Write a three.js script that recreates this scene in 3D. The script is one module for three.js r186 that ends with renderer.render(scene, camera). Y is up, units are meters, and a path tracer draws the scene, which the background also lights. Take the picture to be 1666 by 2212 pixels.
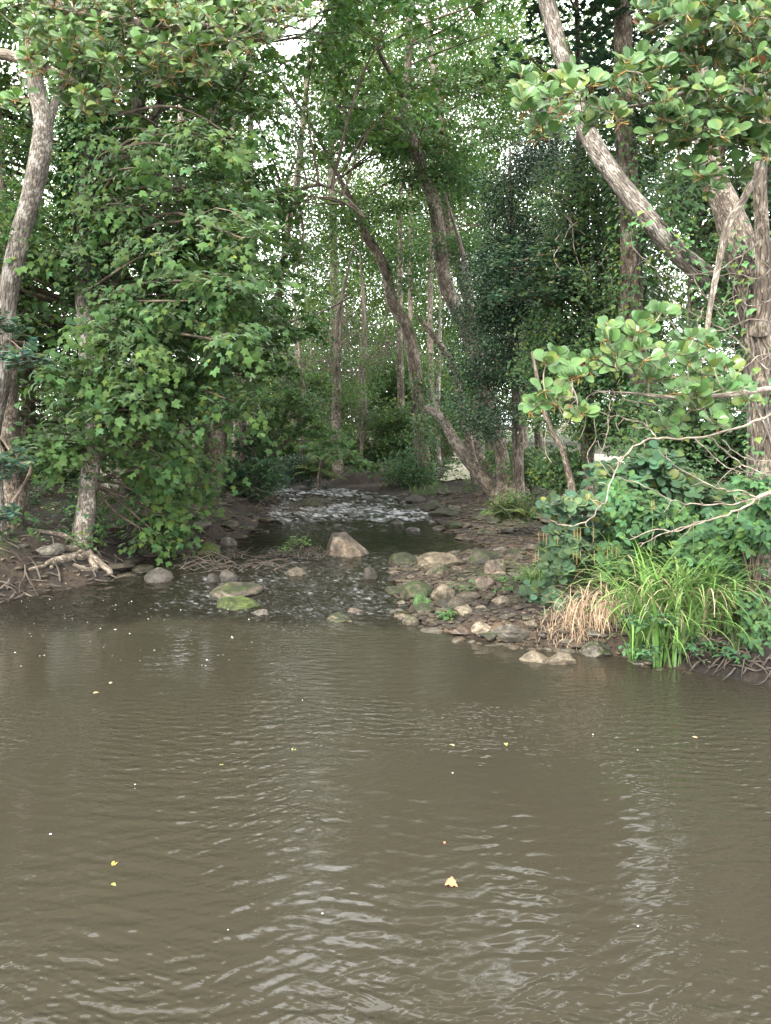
import * as THREE from 'three';
import { mergeGeometries, mergeVertices } from 'three/addons/utils/BufferGeometryUtils.js';
import { ImprovedNoise } from 'three/addons/math/ImprovedNoise.js';

// ---------------------------------------------------------------- camera, sky, sun, exposure
const scene = new THREE.Scene();
const F = 1670, CX = 833, CY = 1106, PITCH = Math.atan(186 / F), EYE = 2.0;   // plate of 1666 x 2212 used for measuring
const camera = new THREE.PerspectiveCamera(2 * Math.atan(1106 / F) * 180 / Math.PI, 771 / 1024, 0.05, 900);
camera.position.set(0, EYE, 0);
camera.rotation.x = -PITCH;
const renderer = new THREE.WebGLRenderer({ antialias: true });
renderer.setSize(771, 1024);
renderer.toneMapping = THREE.LinearToneMapping;
renderer.toneMappingExposure = 2.95;
renderer.shadowMap.enabled = true;

const perlin = new ImprovedNoise();
const n3 = (x, y, z) => perlin.noise(x, y, z);
function fbm(x, y, z, o = 4) { let s = 0, a = 0.5, f = 1; for (let i = 0; i < o; i++) { s += a * n3(x * f + 7.3 * i, y * f + 3.1 * i, z * f); a *= 0.5; f *= 2.03; } return s; }
const clamp = (x, a = 0, b = 1) => Math.min(b, Math.max(a, x)), lerp = (a, b, t) => a + (b - a) * t;
const ss = (a, b, x) => { const t = clamp((x - a) / (b - a)); return t * t * (3 - 2 * t); };
function rng(seed) { let s = seed | 0; return () => { s = (s + 0x6d2b79f5) | 0; let t = Math.imul(s ^ (s >>> 15), 1 | s); t = (t + Math.imul(t ^ (t >>> 7), 61 | t)) ^ t; return ((t ^ (t >>> 14)) >>> 0) / 4294967296; }; }
const V = (x, y, z) => new THREE.Vector3(x, y, z);

const SUN = V(-0.42, 0.62, 0.62).normalize();
{ // bright broken cloud with some blue between
  const W = 1024, H = 512, data = new Float32Array(W * H * 4);
  for (let r = 0; r < H; r++) for (let c = 0; c < W; c++) {
    const up = ((r + 0.5) / H - 0.5) * Math.PI, a = ((c + 0.5) / W - 0.5) * 2 * Math.PI;
    const x = Math.cos(a) * Math.cos(up), z = Math.sin(a) * Math.cos(up), y = Math.sin(up), i = (r * W + c) * 4;
    let col;
    if (y < 0) col = [0.16, 0.17, 0.15];
    else {
      const k = 1 / (y + 0.25), n = fbm(x * k * 1.3 + 2.2, y * 0.6, z * k * 1.3 + 5.1, 6);
      const cl = ss(-0.42, -0.08, n), lit = 2.75 + 1.5 * fbm(x * k * 2.1 + 9, 4.4, z * k * 2.1, 5);
      const glow = 0.6 * Math.pow(Math.max(0, x * SUN.x + y * SUN.y + z * SUN.z), 6);
      const blue = [0.42 + 0.25 * (1 - y), 0.58 + 0.2 * (1 - y), 0.9];
      col = [0, 1, 2].map((j) => lerp(blue[j] * 0.9, (lit + glow) * [0.99, 1, 1.02][j], cl));
    }
    data[i] = col[0]; data[i + 1] = col[1]; data[i + 2] = col[2]; data[i + 3] = 1;
  }
  const t = new THREE.DataTexture(data, W, H, THREE.RGBAFormat, THREE.FloatType);
  t.mapping = THREE.EquirectangularReflectionMapping; t.magFilter = t.minFilter = THREE.LinearFilter; t.needsUpdate = true;
  scene.background = t; scene.environment = t;
}
const sun = new THREE.DirectionalLight(new THREE.Color(1, 0.94, 0.84), 3.0);
sun.position.copy(SUN).multiplyScalar(60); sun.target.position.set(0, 0, -10); sun.position.z -= 10;
sun.castShadow = true; sun.shadow.radius = 14; sun.shadow.mapSize.set(4096, 4096);
Object.assign(sun.shadow.camera, { left: -40, right: 40, top: 40, bottom: -40, near: 1, far: 160 });
scene.add(sun, sun.target);

// ---------------------------------------------------------------- measuring helpers
const SP = Math.sin(PITCH), CP = Math.cos(PITCH);
function ray(px, py) { const cx = (px - CX) / F, cy = (CY - py) / F; return V(cx, cy * CP - SP, -(CP + cy * SP)); }
function P(px, py, D) { const d = ray(px, py), t = D / -d.z; return V(d.x * t, EYE + d.y * t, -D); }
function G(px, py, y) { const d = ray(px, py), t = (y - EYE) / d.y; return V(d.x * t, y, d.z * t); }
const LV = [[-50, 0], [7.3, 0], [11.0, 0.1], [13.8, 0.11], [19.5, 0.44], [26, 0.62], [34, 0.75], [500, 0.75]];
function level(D) { for (let i = 1; i < LV.length; i++) if (D <= LV[i][0]) { const [a, b] = [LV[i - 1], LV[i]]; return lerp(a[1], b[1], (D - a[0]) / (b[0] - a[0])); } return 0.75; }
function W(px, py) { let y = 0, p; for (let i = 0; i < 14; i++) { p = G(px, py, y); y = lerp(y, level(-p.z), 0.7); } return p; }
const mPerPx = (D) => D / F;

const leftEdge = [[-11, 16], [-10, 6], [-8.5, 0], [-7.6, -5]].map(([x, z]) => V(x, 0, z)).concat([[0, 1298], [120, 1278], [230, 1252], [310, 1206], [420, 1190], [500, 1172], [556, 1136], [585, 1100], [600, 1080], [588, 1057]].map(([a, b]) => W(a, b)), [V(-5.2, 0, -24), V(-9, 0, -30)]);
const rightEdge = [V(9, 0, 16), V(7.2, 0, 4), V(5.4, 0, -1.5), V(3.9, 0, -4.6)].concat([[1666, 1482], [1450, 1442], [1320, 1412], [1200, 1400], [1070, 1390], [930, 1354], [872, 1326], [880, 1292], [852, 1262], [832, 1238], [862, 1214], [960, 1200], [1052, 1184], [1005, 1160], [960, 1148], [925, 1110], [870, 1076], [800, 1063], [742, 1056]].map(([a, b]) => W(a, b)), [V(-3.6, 0, -25), V(-7, 0, -33)]);
const poly = leftEdge.concat([...rightEdge].reverse());
function shore(x, z) { // signed distance to the water's edge, negative on the water
  let d = 1e9, inside = false;
  for (let i = 0, j = poly.length - 1; i < poly.length; j = i++) {
    const a = poly[j], b = poly[i], ex = b.x - a.x, ez = b.z - a.z, t = clamp(((x - a.x) * ex + (z - a.z) * ez) / (ex * ex + ez * ez));
    d = Math.min(d, Math.hypot(x - a.x - ex * t, z - a.z - ez * t));
    if ((a.z > z) !== (b.z > z) && x < a.x + (z - a.z) / (b.z - a.z) * ex) inside = !inside;
  }
  return inside ? -d : d;
}
const midX = (D) => D < 8 ? -1 : D < 12 ? lerp(-1, -1.6, (D - 8) / 4) : D < 20 ? lerp(-1.6, -1.4, (D - 12) / 8) : lerp(-1.4, -7, clamp((D - 20) / 12));
function groundY(x, z) {
  const D = -z, L = level(D), s0 = shore(x, z), s = s0 + 0.12 * fbm(x * 1.1, 3, z * 1.1, 3);
  if (s < 0) return L - Math.min(0.4, 0.02 + 0.3 * -s);
  const rough = 0.05 * fbm(x * 2.2, 8, z * 2.2, 4) * ss(0, 0.5, s) + 0.5 * fbm(x * 0.16, 1, z * 0.16, 3) * ss(2, 8, s);
  if (x < midX(D)) return L + 0.015 + 0.34 * ss(0, 0.9, s) + 0.16 * Math.min(s, 7) + rough;
  if (D < 7.4) return L + 0.015 + 0.15 * ss(0, 0.2, s) + 0.2 * Math.min(Math.max(s - 0.1, 0), 3.5) + rough;
  if (D > 20) return L + 0.02 + lerp(0.3, 0.16, ss(2.5, 4, x)) * ss(0, 0.8, s) + 0.02 * Math.min(s, 5) + rough * 0.5;
  return L + 0.012 + 0.075 * Math.min(s, 1.9) + lerp(0.26, 0.07, ss(13, 15, D)) * clamp(s - 1.6, 0, 2.2) + rough * 0.5;
}

// ---------------------------------------------------------------- textures
function periodic(seed, per) { // tileable value noise
  const r = rng(seed), g = new Float32Array(per * per).map(() => r());
  return (u, v) => { const x = u * per, y = v * per, ix = Math.floor(x), iy = Math.floor(y), fx = x - ix, fy = y - iy, sx = fx * fx * (3 - 2 * fx), sy = fy * fy * (3 - 2 * fy), at = (a, b) => g[((b % per + per) % per) * per + ((a % per + per) % per)]; return lerp(lerp(at(ix, iy), at(ix + 1, iy), sx), lerp(at(ix, iy + 1), at(ix + 1, iy + 1), sx), sy); };
}
function octaves(seed, pers, weights) { const f = pers.map((p, i) => periodic(seed + i * 31, p)); return (u, v) => f.reduce((s, g, i) => s + g(u, v) * weights[i], 0); }
function tex(size, fn, color) {
  const d = new Uint8Array(size * size * 4);
  for (let y = 0; y < size; y++) for (let x = 0; x < size; x++) { const c = fn((x + 0.5) / size, (y + 0.5) / size), i = (y * size + x) * 4; if (typeof c === 'number') d[i] = d[i + 1] = d[i + 2] = clamp(c) * 255; else { d[i] = clamp(c[0]) * 255; d[i + 1] = clamp(c[1]) * 255; d[i + 2] = clamp(c[2]) * 255; } d[i + 3] = 255; }
  const t = new THREE.DataTexture(d, size, size); t.wrapS = t.wrapT = THREE.RepeatWrapping; t.magFilter = t.minFilter = THREE.LinearFilter; t.needsUpdate = true;
  if (color) t.colorSpace = THREE.SRGBColorSpace;
  return t;
}
const warp = octaves(5, [4, 9, 21], [0.5, 0.3, 0.2]);
const barkPlate = octaves(15, [14, 30], [0.65, 0.35]);
const barkRidge = (u, v) => { const w = warp(u, v), s = Math.abs(Math.sin((u * 10 + w * 2.6) * Math.PI)), q = barkPlate(u, v), crack = ss(0.1, 0.55, s * (0.55 + 0.9 * q)); return crack * (0.55 + 0.45 * ss(0.3, 0.6, q)); };
const barkFine = octaves(77, [24, 60, 128], [0.5, 0.3, 0.2]), barkPatch = octaves(31, [3, 7, 15], [0.5, 0.3, 0.2]), barkSpot = octaves(91, [18, 40], [0.6, 0.4]);
const barkBumpT = tex(512, (u, v) => 0.65 * barkRidge(u, v) * (0.6 + 0.4 * barkPatch(u, v)) + 0.35 * barkFine(u, v * 0.5));
const barkT = tex(512, (u, v) => { const g = 0.5 + 0.24 * barkRidge(u, v) + 0.34 * (barkFine(u, v) - 0.5) + 0.3 * (barkPatch(u, v) - 0.5), li = ss(0.54, 0.64, barkSpot(u, v) * 0.6 + barkPatch(u, v) * 0.4) * 0.32; return [g + li, g * 0.95 + li * 1.02, g * 0.9 + li * 0.98]; }, true);
const stoneN = octaves(201, [5, 13, 37, 90], [0.4, 0.28, 0.2, 0.12]), stoneS = octaves(231, [60, 120], [0.6, 0.4]);
const stoneT = tex(512, (u, v) => { const g = 0.5 + 0.75 * (stoneN(u, v) - 0.5) + 0.3 * (stoneS(u, v) - 0.5); return [g + 0.02, g, g - 0.03]; }, true);
const stoneBumpT = tex(512, (u, v) => stoneN(u, v));
const soilN = octaves(301, [6, 15, 40, 110], [0.3, 0.25, 0.25, 0.2]);
const soilT = tex(512, (u, v) => { const g = 0.55 + 0.9 * (soilN(u, v) - 0.5); return [g * 1.05, g * 0.97, g * 0.88]; }, true);
const soilBumpT = tex(512, (u, v) => soilN(u, v));
const veinT = tex(128, (u, v) => { const s = Math.abs(u - 0.5), rib = Math.exp(-s * s * 2600), w = Math.abs(Math.sin((v * 7 - s * 3.2) * Math.PI)), side = Math.exp(-w * w * 26) * 0.5; return 0.9 + 0.1 * Math.max(rib, side) - 0.05 * (1 - side); }, true);
const veinBumpT = tex(128, (u, v) => { const s = Math.abs(u - 0.5), w = Math.abs(Math.sin((v * 7 - s * 3.2) * Math.PI)); return clamp(w * 0.8 + 0.1 - Math.exp(-s * s * 900) * 0.6); });

// ---------------------------------------------------------------- materials
const std = (o) => new THREE.MeshStandardMaterial({ roughness: 0.95, ...o });
const bark = (r, g, b, bump = 0.018) => { const m = std({ map: barkT, bumpMap: barkBumpT, bumpScale: bump, vertexColors: true }); m.color.setRGB(r, g, b); return m; };
const M = {
  barkGrey: bark(0.44, 0.41, 0.37), barkBrown: bark(0.235, 0.205, 0.172), barkMid: bark(0.28, 0.262, 0.238), barkPale: bark(0.52, 0.47, 0.4, 0.004), barkWarm: bark(0.28, 0.24, 0.2), twig: bark(0.2, 0.16, 0.125, 0.002),
  root: bark(0.33, 0.29, 0.24, 0.01),
  stone: std({ map: stoneT, bumpMap: stoneBumpT, bumpScale: 0.012, vertexColors: true, roughness: 0.8 }),
  wetStone: std({ map: stoneT, bumpMap: stoneBumpT, bumpScale: 0.008, vertexColors: true, roughness: 0.32 }),
  soil: std({ map: soilT, bumpMap: soilBumpT, bumpScale: 0.03, vertexColors: true, roughness: 1 }),
  leaf: new THREE.MeshPhysicalMaterial({ vertexColors: true, roughness: 0.95, transmission: 0.5, thickness: 0, side: THREE.DoubleSide, specularIntensity: 0.35, clearcoat: 0.15, clearcoatRoughness: 0.3 }),
  leafGloss: new THREE.MeshPhysicalMaterial({ vertexColors: true, roughness: 0.95, transmission: 0.12, thickness: 0, side: THREE.DoubleSide, specularIntensity: 0.4, clearcoat: 0.5, clearcoatRoughness: 0.25 }),
  leafVein: new THREE.MeshPhysicalMaterial({ vertexColors: true, map: veinT, bumpMap: veinBumpT, bumpScale: 0.0016, roughness: 0.95, transmission: 0.32, thickness: 0, side: THREE.DoubleSide, specularIntensity: 0.3, clearcoat: 0.5, clearcoatRoughness: 0.28 }),
  leafFar: new THREE.MeshPhysicalMaterial({ vertexColors: true, roughness: 1, transmission: 0.55, thickness: 0, side: THREE.DoubleSide, specularIntensity: 0.2 }),
  blade: new THREE.MeshPhysicalMaterial({ vertexColors: true, roughness: 0.9, transmission: 0.3, thickness: 0, side: THREE.DoubleSide, specularIntensity: 0.4, clearcoat: 0.3, clearcoatRoughness: 0.25 }),
  dry: new THREE.MeshPhysicalMaterial({ vertexColors: true, roughness: 0.95, transmission: 0.15, thickness: 0, side: THREE.DoubleSide }),
};

// ---------------------------------------------------------------- geometry helpers
const taken = new Map();
function numbered(name) { const k = taken.get(name) ?? 0; taken.set(name, k + 1); return k ? name + '_' + String(k).padStart(3, '0') : name; }
function shadows(o) { o.traverse((m) => { if (m.isMesh) { m.castShadow = true; m.receiveShadow = true; } }); return o; }
function thing(name, label, category, base, group) { const o = new THREE.Group(); o.name = numbered(name); o.position.copy(base); o.userData = { label, category }; if (group) o.userData.group = group; scene.add(o); return o; }
function part(root, name, geo, mat, stuff) { const m = new THREE.Mesh(geo, mat); m.name = name; if (stuff) m.userData.kind = 'stuff'; m.castShadow = m.receiveShadow = true; root.add(m); return m; }
function single(name, label, category, geo, mat, base, group) { const m = new THREE.Mesh(geo, mat); m.name = numbered(name); m.position.copy(base); m.userData = { label, category }; if (group) m.userData.group = group; m.castShadow = m.receiveShadow = true; scene.add(m); return m; }
function paint(geo, fn) { const p = geo.attributes.position, n = geo.attributes.normal, c = new Float32Array(p.count * 3); for (let i = 0; i < p.count; i++) { const q = fn(p.getX(i), p.getY(i), p.getZ(i), n ? n.getY(i) : 1); c.set(q, i * 3); } geo.setAttribute('color', new THREE.BufferAttribute(c, 3)); return geo; }
const plain = (geo, c = [1, 1, 1]) => paint(geo, () => c);
function smooth(pts, n) { return new THREE.CatmullRomCurve3(pts, false, 'centripetal').getPoints(n); }
// a tapering limb through pts; radii are given at the control points
function tube(pts, radii, { seg = 0, radial = 8, lump = 0.1, seed = 1, color = [1, 1, 1], moss = 0, texM = 0.6 } = {}) {
  const curve = new THREE.CatmullRomCurve3(pts, false, 'centripetal'), len = curve.getLength(), n = seg || Math.max(3, Math.min(60, Math.round(len / 0.16)));
  const pos = [], uv = [], idx = [], col = [], c = V(), t = V(), N = V(1, 0, 0), B = V(), rMax = Math.max(...radii), wraps = Math.max(1, Math.round(2 * Math.PI * rMax / texM));
  curve.getTangent(0, t); if (Math.abs(t.x) > 0.8) N.set(0, 0, 1);
  for (let i = 0; i <= n; i++) {
    const u = i / n, k = u * (pts.length - 1), a = Math.min(pts.length - 2, Math.floor(k)), r0 = lerp(radii[a], radii[a + 1], k - a);
    curve.getPoint(u, c); curve.getTangent(u, t); N.addScaledVector(t, -N.dot(t)).normalize(); B.crossVectors(t, N);
    for (let j = 0; j <= radial; j++) {
      const an = j / radial * Math.PI * 2, ca = Math.cos(an), sa = Math.sin(an), dx = N.x * ca + B.x * sa, dy = N.y * ca + B.y * sa, dz = N.z * ca + B.z * sa;
      const r = r0 * (1 + lump * 2 * fbm((c.x + dx * r0) * 2.4 + seed, (c.y + dy * r0) * 1.5, (c.z + dz * r0) * 2.4, 3));
      pos.push(c.x + dx * r, c.y + dy * r, c.z + dz * r); uv.push(j / radial * wraps, u * len / texM / 1.6);
      const mo = moss ? ss(0.0, 0.12, fbm(c.x * 3 + dx * 0.7, c.y * 2.2, c.z * 3 + dz * 0.7 + seed, 4) + moss - 0.35 + 0.25 * dx) : 0;
      const v = 1 + 0.35 * fbm(c.x * 1.3 + dx, c.y * 1.1, c.z + seed, 3);
      col.push(lerp(color[0] * v, 0.22, mo), lerp(color[1] * v, 0.3, mo), lerp(color[2] * v, 0.1, mo));
    }
  }
  const q = radial + 1;
  for (let i = 0; i < n; i++) for (let j = 0; j < radial; j++) { const a = i * q + j; idx.push(a, a + 1, a + q, a + 1, a + q + 1, a + q); }
  const tip = pos.length / 3; pos.push(c.x + t.x * radii.at(-1) * 0.4, c.y + t.y * radii.at(-1) * 0.4, c.z + t.z * radii.at(-1) * 0.4); uv.push(0, 0); col.push(...color);
  for (let j = 0; j < radial; j++) idx.push(n * q + j, n * q + j + 1, tip);
  const g = new THREE.BufferGeometry(); g.setAttribute('position', new THREE.Float32BufferAttribute(pos, 3)); g.setAttribute('uv', new THREE.Float32BufferAttribute(uv, 2)); g.setAttribute('color', new THREE.Float32BufferAttribute(col, 3)); g.setIndex(idx);
  g.computeVertexNormals();
  const nn = g.attributes.normal; // close the seam
  for (let i = 0; i <= n; i++) { const a = i * q, b = a + radial, x = nn.getX(a) + nn.getX(b), y = nn.getY(a) + nn.getY(b), z = nn.getZ(a) + nn.getZ(b), l = Math.hypot(x, y, z) || 1; nn.setXYZ(a, x / l, y / l, z / l); nn.setXYZ(b, x / l, y / l, z / l); }
  return g;
}
const stick = (pts, r0, r1, o = {}) => tube(pts, pts.map((_, i) => lerp(r0, r1, i / (pts.length - 1))), { radial: 5, lump: 0.12, ...o });
const pix = (list, D) => list.map(([x, y, d]) => P(x, y, d ?? D));

// ---------------------------------------------------------------- leaves
function fromOutline(outline, centre, lift) { // a fan with some relief
  const pos = [], uv = [], idx = []; const put = (x, z) => { pos.push(x, lift(x, z), z); uv.push(x + 0.5, z); };
  put(centre[0], centre[1]); outline.forEach(([x, z]) => put(x, z));
  for (let i = 1; i <= outline.length; i++) idx.push(0, i, i % outline.length + 1);
  const g = new THREE.BufferGeometry(); g.setAttribute('position', new THREE.Float32BufferAttribute(pos, 3)); g.setAttribute('uv', new THREE.Float32BufferAttribute(uv, 2)); g.setIndex(idx); g.computeVertexNormals(); return g;
}
const mirror = (half) => half.concat(half.slice(1, -1).reverse().map(([x, z]) => [-x, z]));
const LEAF = {
  palm: fromOutline(mirror([[0, 0.02], [0.3, -0.06], [0.34, 0.16], [0.56, 0.4], [0.42, 0.48], [0.24, 0.5], [0.2, 0.74], [0, 1]]), [0, 0.36], (x, z) => 0.1 - 0.55 * (x * x + (z - 0.36) ** 2) + 0.1 * Math.abs(x)),
  ivy: fromOutline(mirror([[0, 0.05], [0.3, -0.05], [0.5, 0.25], [0.26, 0.5], [0, 1]]), [0, 0.35], (x, z) => 0.08 - 0.3 * (x * x + (z - 0.35) ** 2)),
  oval: fromOutline(mirror([[0, 0], [0.24, 0.22], [0.3, 0.52], [0.17, 0.82], [0, 1]]), [0, 0.5], (x, z) => -0.06 + 0.35 * Math.abs(x) - 0.22 * (z - 0.5) ** 2),
  kite: fromOutline([[0, 0], [0.3, 0.45], [0, 1], [-0.3, 0.45]], [0, 0.5], (x, z) => 0.3 * Math.abs(x) - 0.1 * z * z),
  thin: fromOutline([[0, 0], [0.16, 0.45], [0, 1], [-0.16, 0.45]], [0, 0.5], (x, z) => 0.2 * Math.abs(x)),
};
{ // the round, notched alder leaf, corrugated along its side veins
  const rows = 8, cols = 6, pos = [], uv = [], idx = [];
  for (let i = 0; i <= rows; i++) for (let j = 0; j <= cols; j++) {
    const v = i / rows, u = j / cols * 2 - 1, w = 0.47 * Math.pow(Math.sin(Math.PI * Math.pow(clamp(v * 0.96 + 0.02), 1.25)), 0.62), notch = v > 0.9 ? 0.05 * (1 - Math.abs(u)) : 0;
    pos.push(u * w, 0.2 * u * u * w - 0.16 * (v - 0.4) ** 2, v - notch); uv.push(j / cols, v);
  }
  for (let i = 0; i < rows; i++) for (let j = 0; j < cols; j++) { const a = i * (cols + 1) + j, b = a + cols + 1; idx.push(a, b, a + 1, a + 1, b, b + 1); }
  const g = new THREE.BufferGeometry(); g.setAttribute('position', new THREE.Float32BufferAttribute(pos, 3)); g.setAttribute('uv', new THREE.Float32BufferAttribute(uv, 2)); g.setIndex(idx); g.computeVertexNormals(); LEAF.alder = g;
  LEAF.round = fromOutline(mirror([[0, 0], [0.3, 0.12], [0.46, 0.42], [0.42, 0.75], [0.18, 0.98], [0, 0.95]]), [0, 0.5], (x, z) => -0.05 + 0.3 * x * x - 0.2 * (z - 0.5) ** 2);
}
const Q = (yaw, pitch, roll = 0) => new THREE.Quaternion().setFromEuler(new THREE.Euler(pitch, yaw, roll, 'YXZ'));
const GREENS = { // real leaf colours, linear
  syc: [0.064, 0.128, 0.03], alder: [0.062, 0.135, 0.05], small: [0.07, 0.132, 0.032], far: [0.085, 0.16, 0.04], ivy: [0.052, 0.112, 0.033], holly: [0.022, 0.052, 0.024], bramble: [0.062, 0.14, 0.042], sapling: [0.06, 0.13, 0.075], fern: [0.1, 0.17, 0.03], twiggy: [0.045, 0.07, 0.035],
};
const hue = (c, r, amt = 0.25) => { const b = 1 + (r() - 0.5) * 2 * amt, y = 1 + (r() - 0.5) * amt * 0.9; return [c[0] * b * y, c[1] * b, c[2] * b / y]; };
// a spray is a list of leaf placements; it can be merged into one shape or emitted leaf by leaf
function sprayLeaves(kind, seed) {
  const r = rng(seed), out = [], add = (x, y, z, yaw, pitch, roll, s, tint) => out.push({ m: new THREE.Matrix4().compose(V(x, y, z), Q(yaw, pitch, roll), V(s, s, s)), tint: tint ?? 0.7 + 0.6 * r() });
  if (kind === 'syc') for (let k = 0; k < 11; k++) { const z = (k / 11) * 0.46; add((r() - 0.5) * 0.2, -0.2 * z * z + (r() - 0.5) * 0.1, z, (r() - 0.5) * 3.6, 0.05 + 0.75 * r(), (r() - 0.5) * 1.2, 0.05 + 0.065 * r()); }
  if (kind === 'alder') for (let k = 0; k < 7; k++) add((r() - 0.5) * 0.08, (r() - 0.5) * 0.05, (r() - 0.5) * 0.12, r() * 6.28, -0.5 + 1.1 * r(), (r() - 0.5) * 0.7, 0.055 + 0.03 * r());
  if (kind === 'small') for (let k = 0; k < 26; k++) { const a = r() * 6.28, q = 0.3 * Math.sqrt(r()); add(Math.cos(a) * q, (r() - 0.5) * 0.16, Math.sin(a) * q * 1.3, r() * 6.28, 0.1 + 0.8 * r(), (r() - 0.5), 0.05 + 0.04 * r()); }
  if (kind === 'far') for (let k = 0; k < 44; k++) { const a = r() * 6.28, q = 0.75 * Math.sqrt(r()); add(Math.cos(a) * q, (r() - 0.5) * 0.5, Math.sin(a) * q, r() * 6.28, 0.1 + 0.9 * r(), (r() - 0.5) * 1.2, 0.09 + 0.07 * r()); }
  if (kind === 'ivy') for (let k = 0; k < 15; k++) add((r() - 0.5) * 0.26, (r() - 0.5) * 0.34, r() * 0.07, (r() - 0.5) * 1.8, 0.4 + 0.8 * r(), (r() - 0.5) * 0.8, 0.035 + 0.03 * r());
  if (kind === 'holly') for (let k = 0; k < 30; k++) { const a = r() * 6.28, q = 0.24 * Math.sqrt(r()); add(Math.cos(a) * q, (r() - 0.5) * 0.26, Math.sin(a) * q, r() * 6.28, -0.4 + 1.4 * r(), (r() - 0.5) * 1.6, 0.035 + 0.025 * r()); }
  if (kind === 'bramble') for (let k = 0; k < 6; k++) { const x = (r() - 0.5) * 0.22, z = (r() - 0.5) * 0.22, y = (r() - 0.5) * 0.12, yaw = r() * 6.28; for (let j = -1; j <= 1; j++) add(x, y, z, yaw + j * 1.25, 0.15 + 0.4 * r(), (r() - 0.5) * 0.4, 0.05 + 0.025 * r()); }
  if (kind === 'twiggy') for (let k = 0; k < 16; k++) add((r() - 0.5) * 0.5, (r() - 0.5) * 0.35, (r() - 0.5) * 0.5, r() * 6.28, -0.6 + 1.2 * r(), (r() - 0.5), 0.04 + 0.04 * r());
  if (kind === 'fern') for (let k = 0; k < 18; k++) { const t = k / 18; for (const sd of [-1, 1]) add(0, 0.34 * t - 0.26 * t * t, 0.42 * t, sd * 1.35, 0.1, 0, 0.13 * (1 - t) + 0.015, 0.9 + 0.2 * r()); }
  return out;
}
const SHAPE = { syc: 'palm', alder: 'round', small: 'oval', far: 'kite', ivy: 'ivy', holly: 'kite', bramble: 'oval', twiggy: 'thin', fern: 'thin' };
const TWIGC = [0.05, 0.035, 0.025];
const leafHue = (k) => { const f = k - Math.floor(k); return f < 0.08 ? [1.9, 1.25, 0.8] : f < 0.3 ? [1.25, 1.08, 0.8] : f > 0.8 ? [0.9, 1, 1.25] : [1, 1, 1]; };
const sprayCache = new Map();
function spray(kind, v) {
  const key = kind + v;
  if (!sprayCache.has(key)) {
    const leaves = sprayLeaves(kind, 900 + v * 17 + kind.length * 101), gs = leaves.map(({ m, tint }) => { const g = LEAF[SHAPE[kind]].clone().applyMatrix4(m); const y = leafHue(tint * 97.3); return plain(g, [tint * y[0], tint * y[1], tint * y[2]]); });
    sprayCache.set(key, { leaves, geo: mergeGeometries(gs) });
  }
  return sprayCache.get(key);
}
const VARIANTS = 3;
class Foliage { // collects sprays for one plant
  constructor(root) { this.root = root; this.by = new Map(); this.n = 0; }
  add(kind, pos, quat, scale, color) { const key = kind + '|' + (this.n++ % VARIANTS); if (!this.by.has(key)) this.by.set(key, []); this.by.get(key).push({ pos: pos.clone().sub(this.root.position), quat, scale, color }); }
  build(name, mat, single = 0) {
    let left = single;
    for (const [key, list] of this.by) {
      const [kind, v] = key.split('|'), sp = spray(kind, +v);
      const shown = []; 
      if (left > 0) { list.sort((a, b) => (b.front ?? 0) - (a.front ?? 0)); const take = Math.min(list.length, Math.floor(left / this.by.size / sp.leaves.length * 1.0) || 0); shown.push(...list.splice(0, take)); }
      for (const it of shown) { const big = new THREE.Matrix4().compose(it.pos, it.quat, V(it.scale, it.scale, it.scale)); for (const lf of sp.leaves) { const me = part(this.root, 'leaf', tinted(SHAPE[kind], it.color, lf.tint), mat); me.applyMatrix4(new THREE.Matrix4().multiplyMatrices(big, lf.m)); } }
      if (!list.length) continue;
      const im = new THREE.InstancedMesh(sp.geo, mat, list.length); im.name = name; im.userData.kind = 'stuff'; im.castShadow = im.receiveShadow = true;
      const c = new THREE.Color(); list.forEach((it, i) => { im.setMatrixAt(i, new THREE.Matrix4().compose(it.pos, it.quat, V(it.scale, it.scale, it.scale))); im.setColorAt(i, c.setRGB(...it.color)); });
      this.root.add(im);
    }
  }
}
const tintCache = new Map();
function tinted(shape, color, tint) { const k = shape + color.map((c) => Math.round(Math.log(c) * 3)).join() + Math.round(tint * 6); if (!tintCache.has(k)) tintCache.set(k, plain(LEAF[shape].clone(), color.map((c) => c * tint))); return tintCache.get(k); }

const HOLES = [[628, -385, 122, 560], [765, -570, 120, 530], [578, 560, 36, 115], [615, 285, 100, 60], [1010, 250, 46, 62], [1125, 300, 26, 42], [12, 80, 28, 60], [820, 40, 50, 26], [690, 465, 26, 80], [578, 645, 30, 30], [300, 490, 16, 20], [215, 300, 16, 16], [490, 440, 14, 26], [765, 310, 44, 40]]; // where the sky looks through
function sky(p, pad, chance, all) { const c = p.clone().applyMatrix4(TOCAM), x = CX + c.x / -c.z * F, y = CY - c.y / -c.z * F; const k = HOLES.findIndex(([a, b, u, v]) => ((x - a) / (u + pad)) ** 2 + ((y - b) / (v + pad)) ** 2 < 1 + 1.2 * n3(x * 0.03, y * 0.03, 4)); return k === 0 || k === 1 ? chance < 0.95 : all && k > 1 && chance < (k < 4 ? 0.74 : 0.42) + 0.8 * n3(x * 0.05, y * 0.05, 9); }
camera.updateMatrixWorld(); const TOCAM = camera.matrixWorld.clone().invert();
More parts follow.
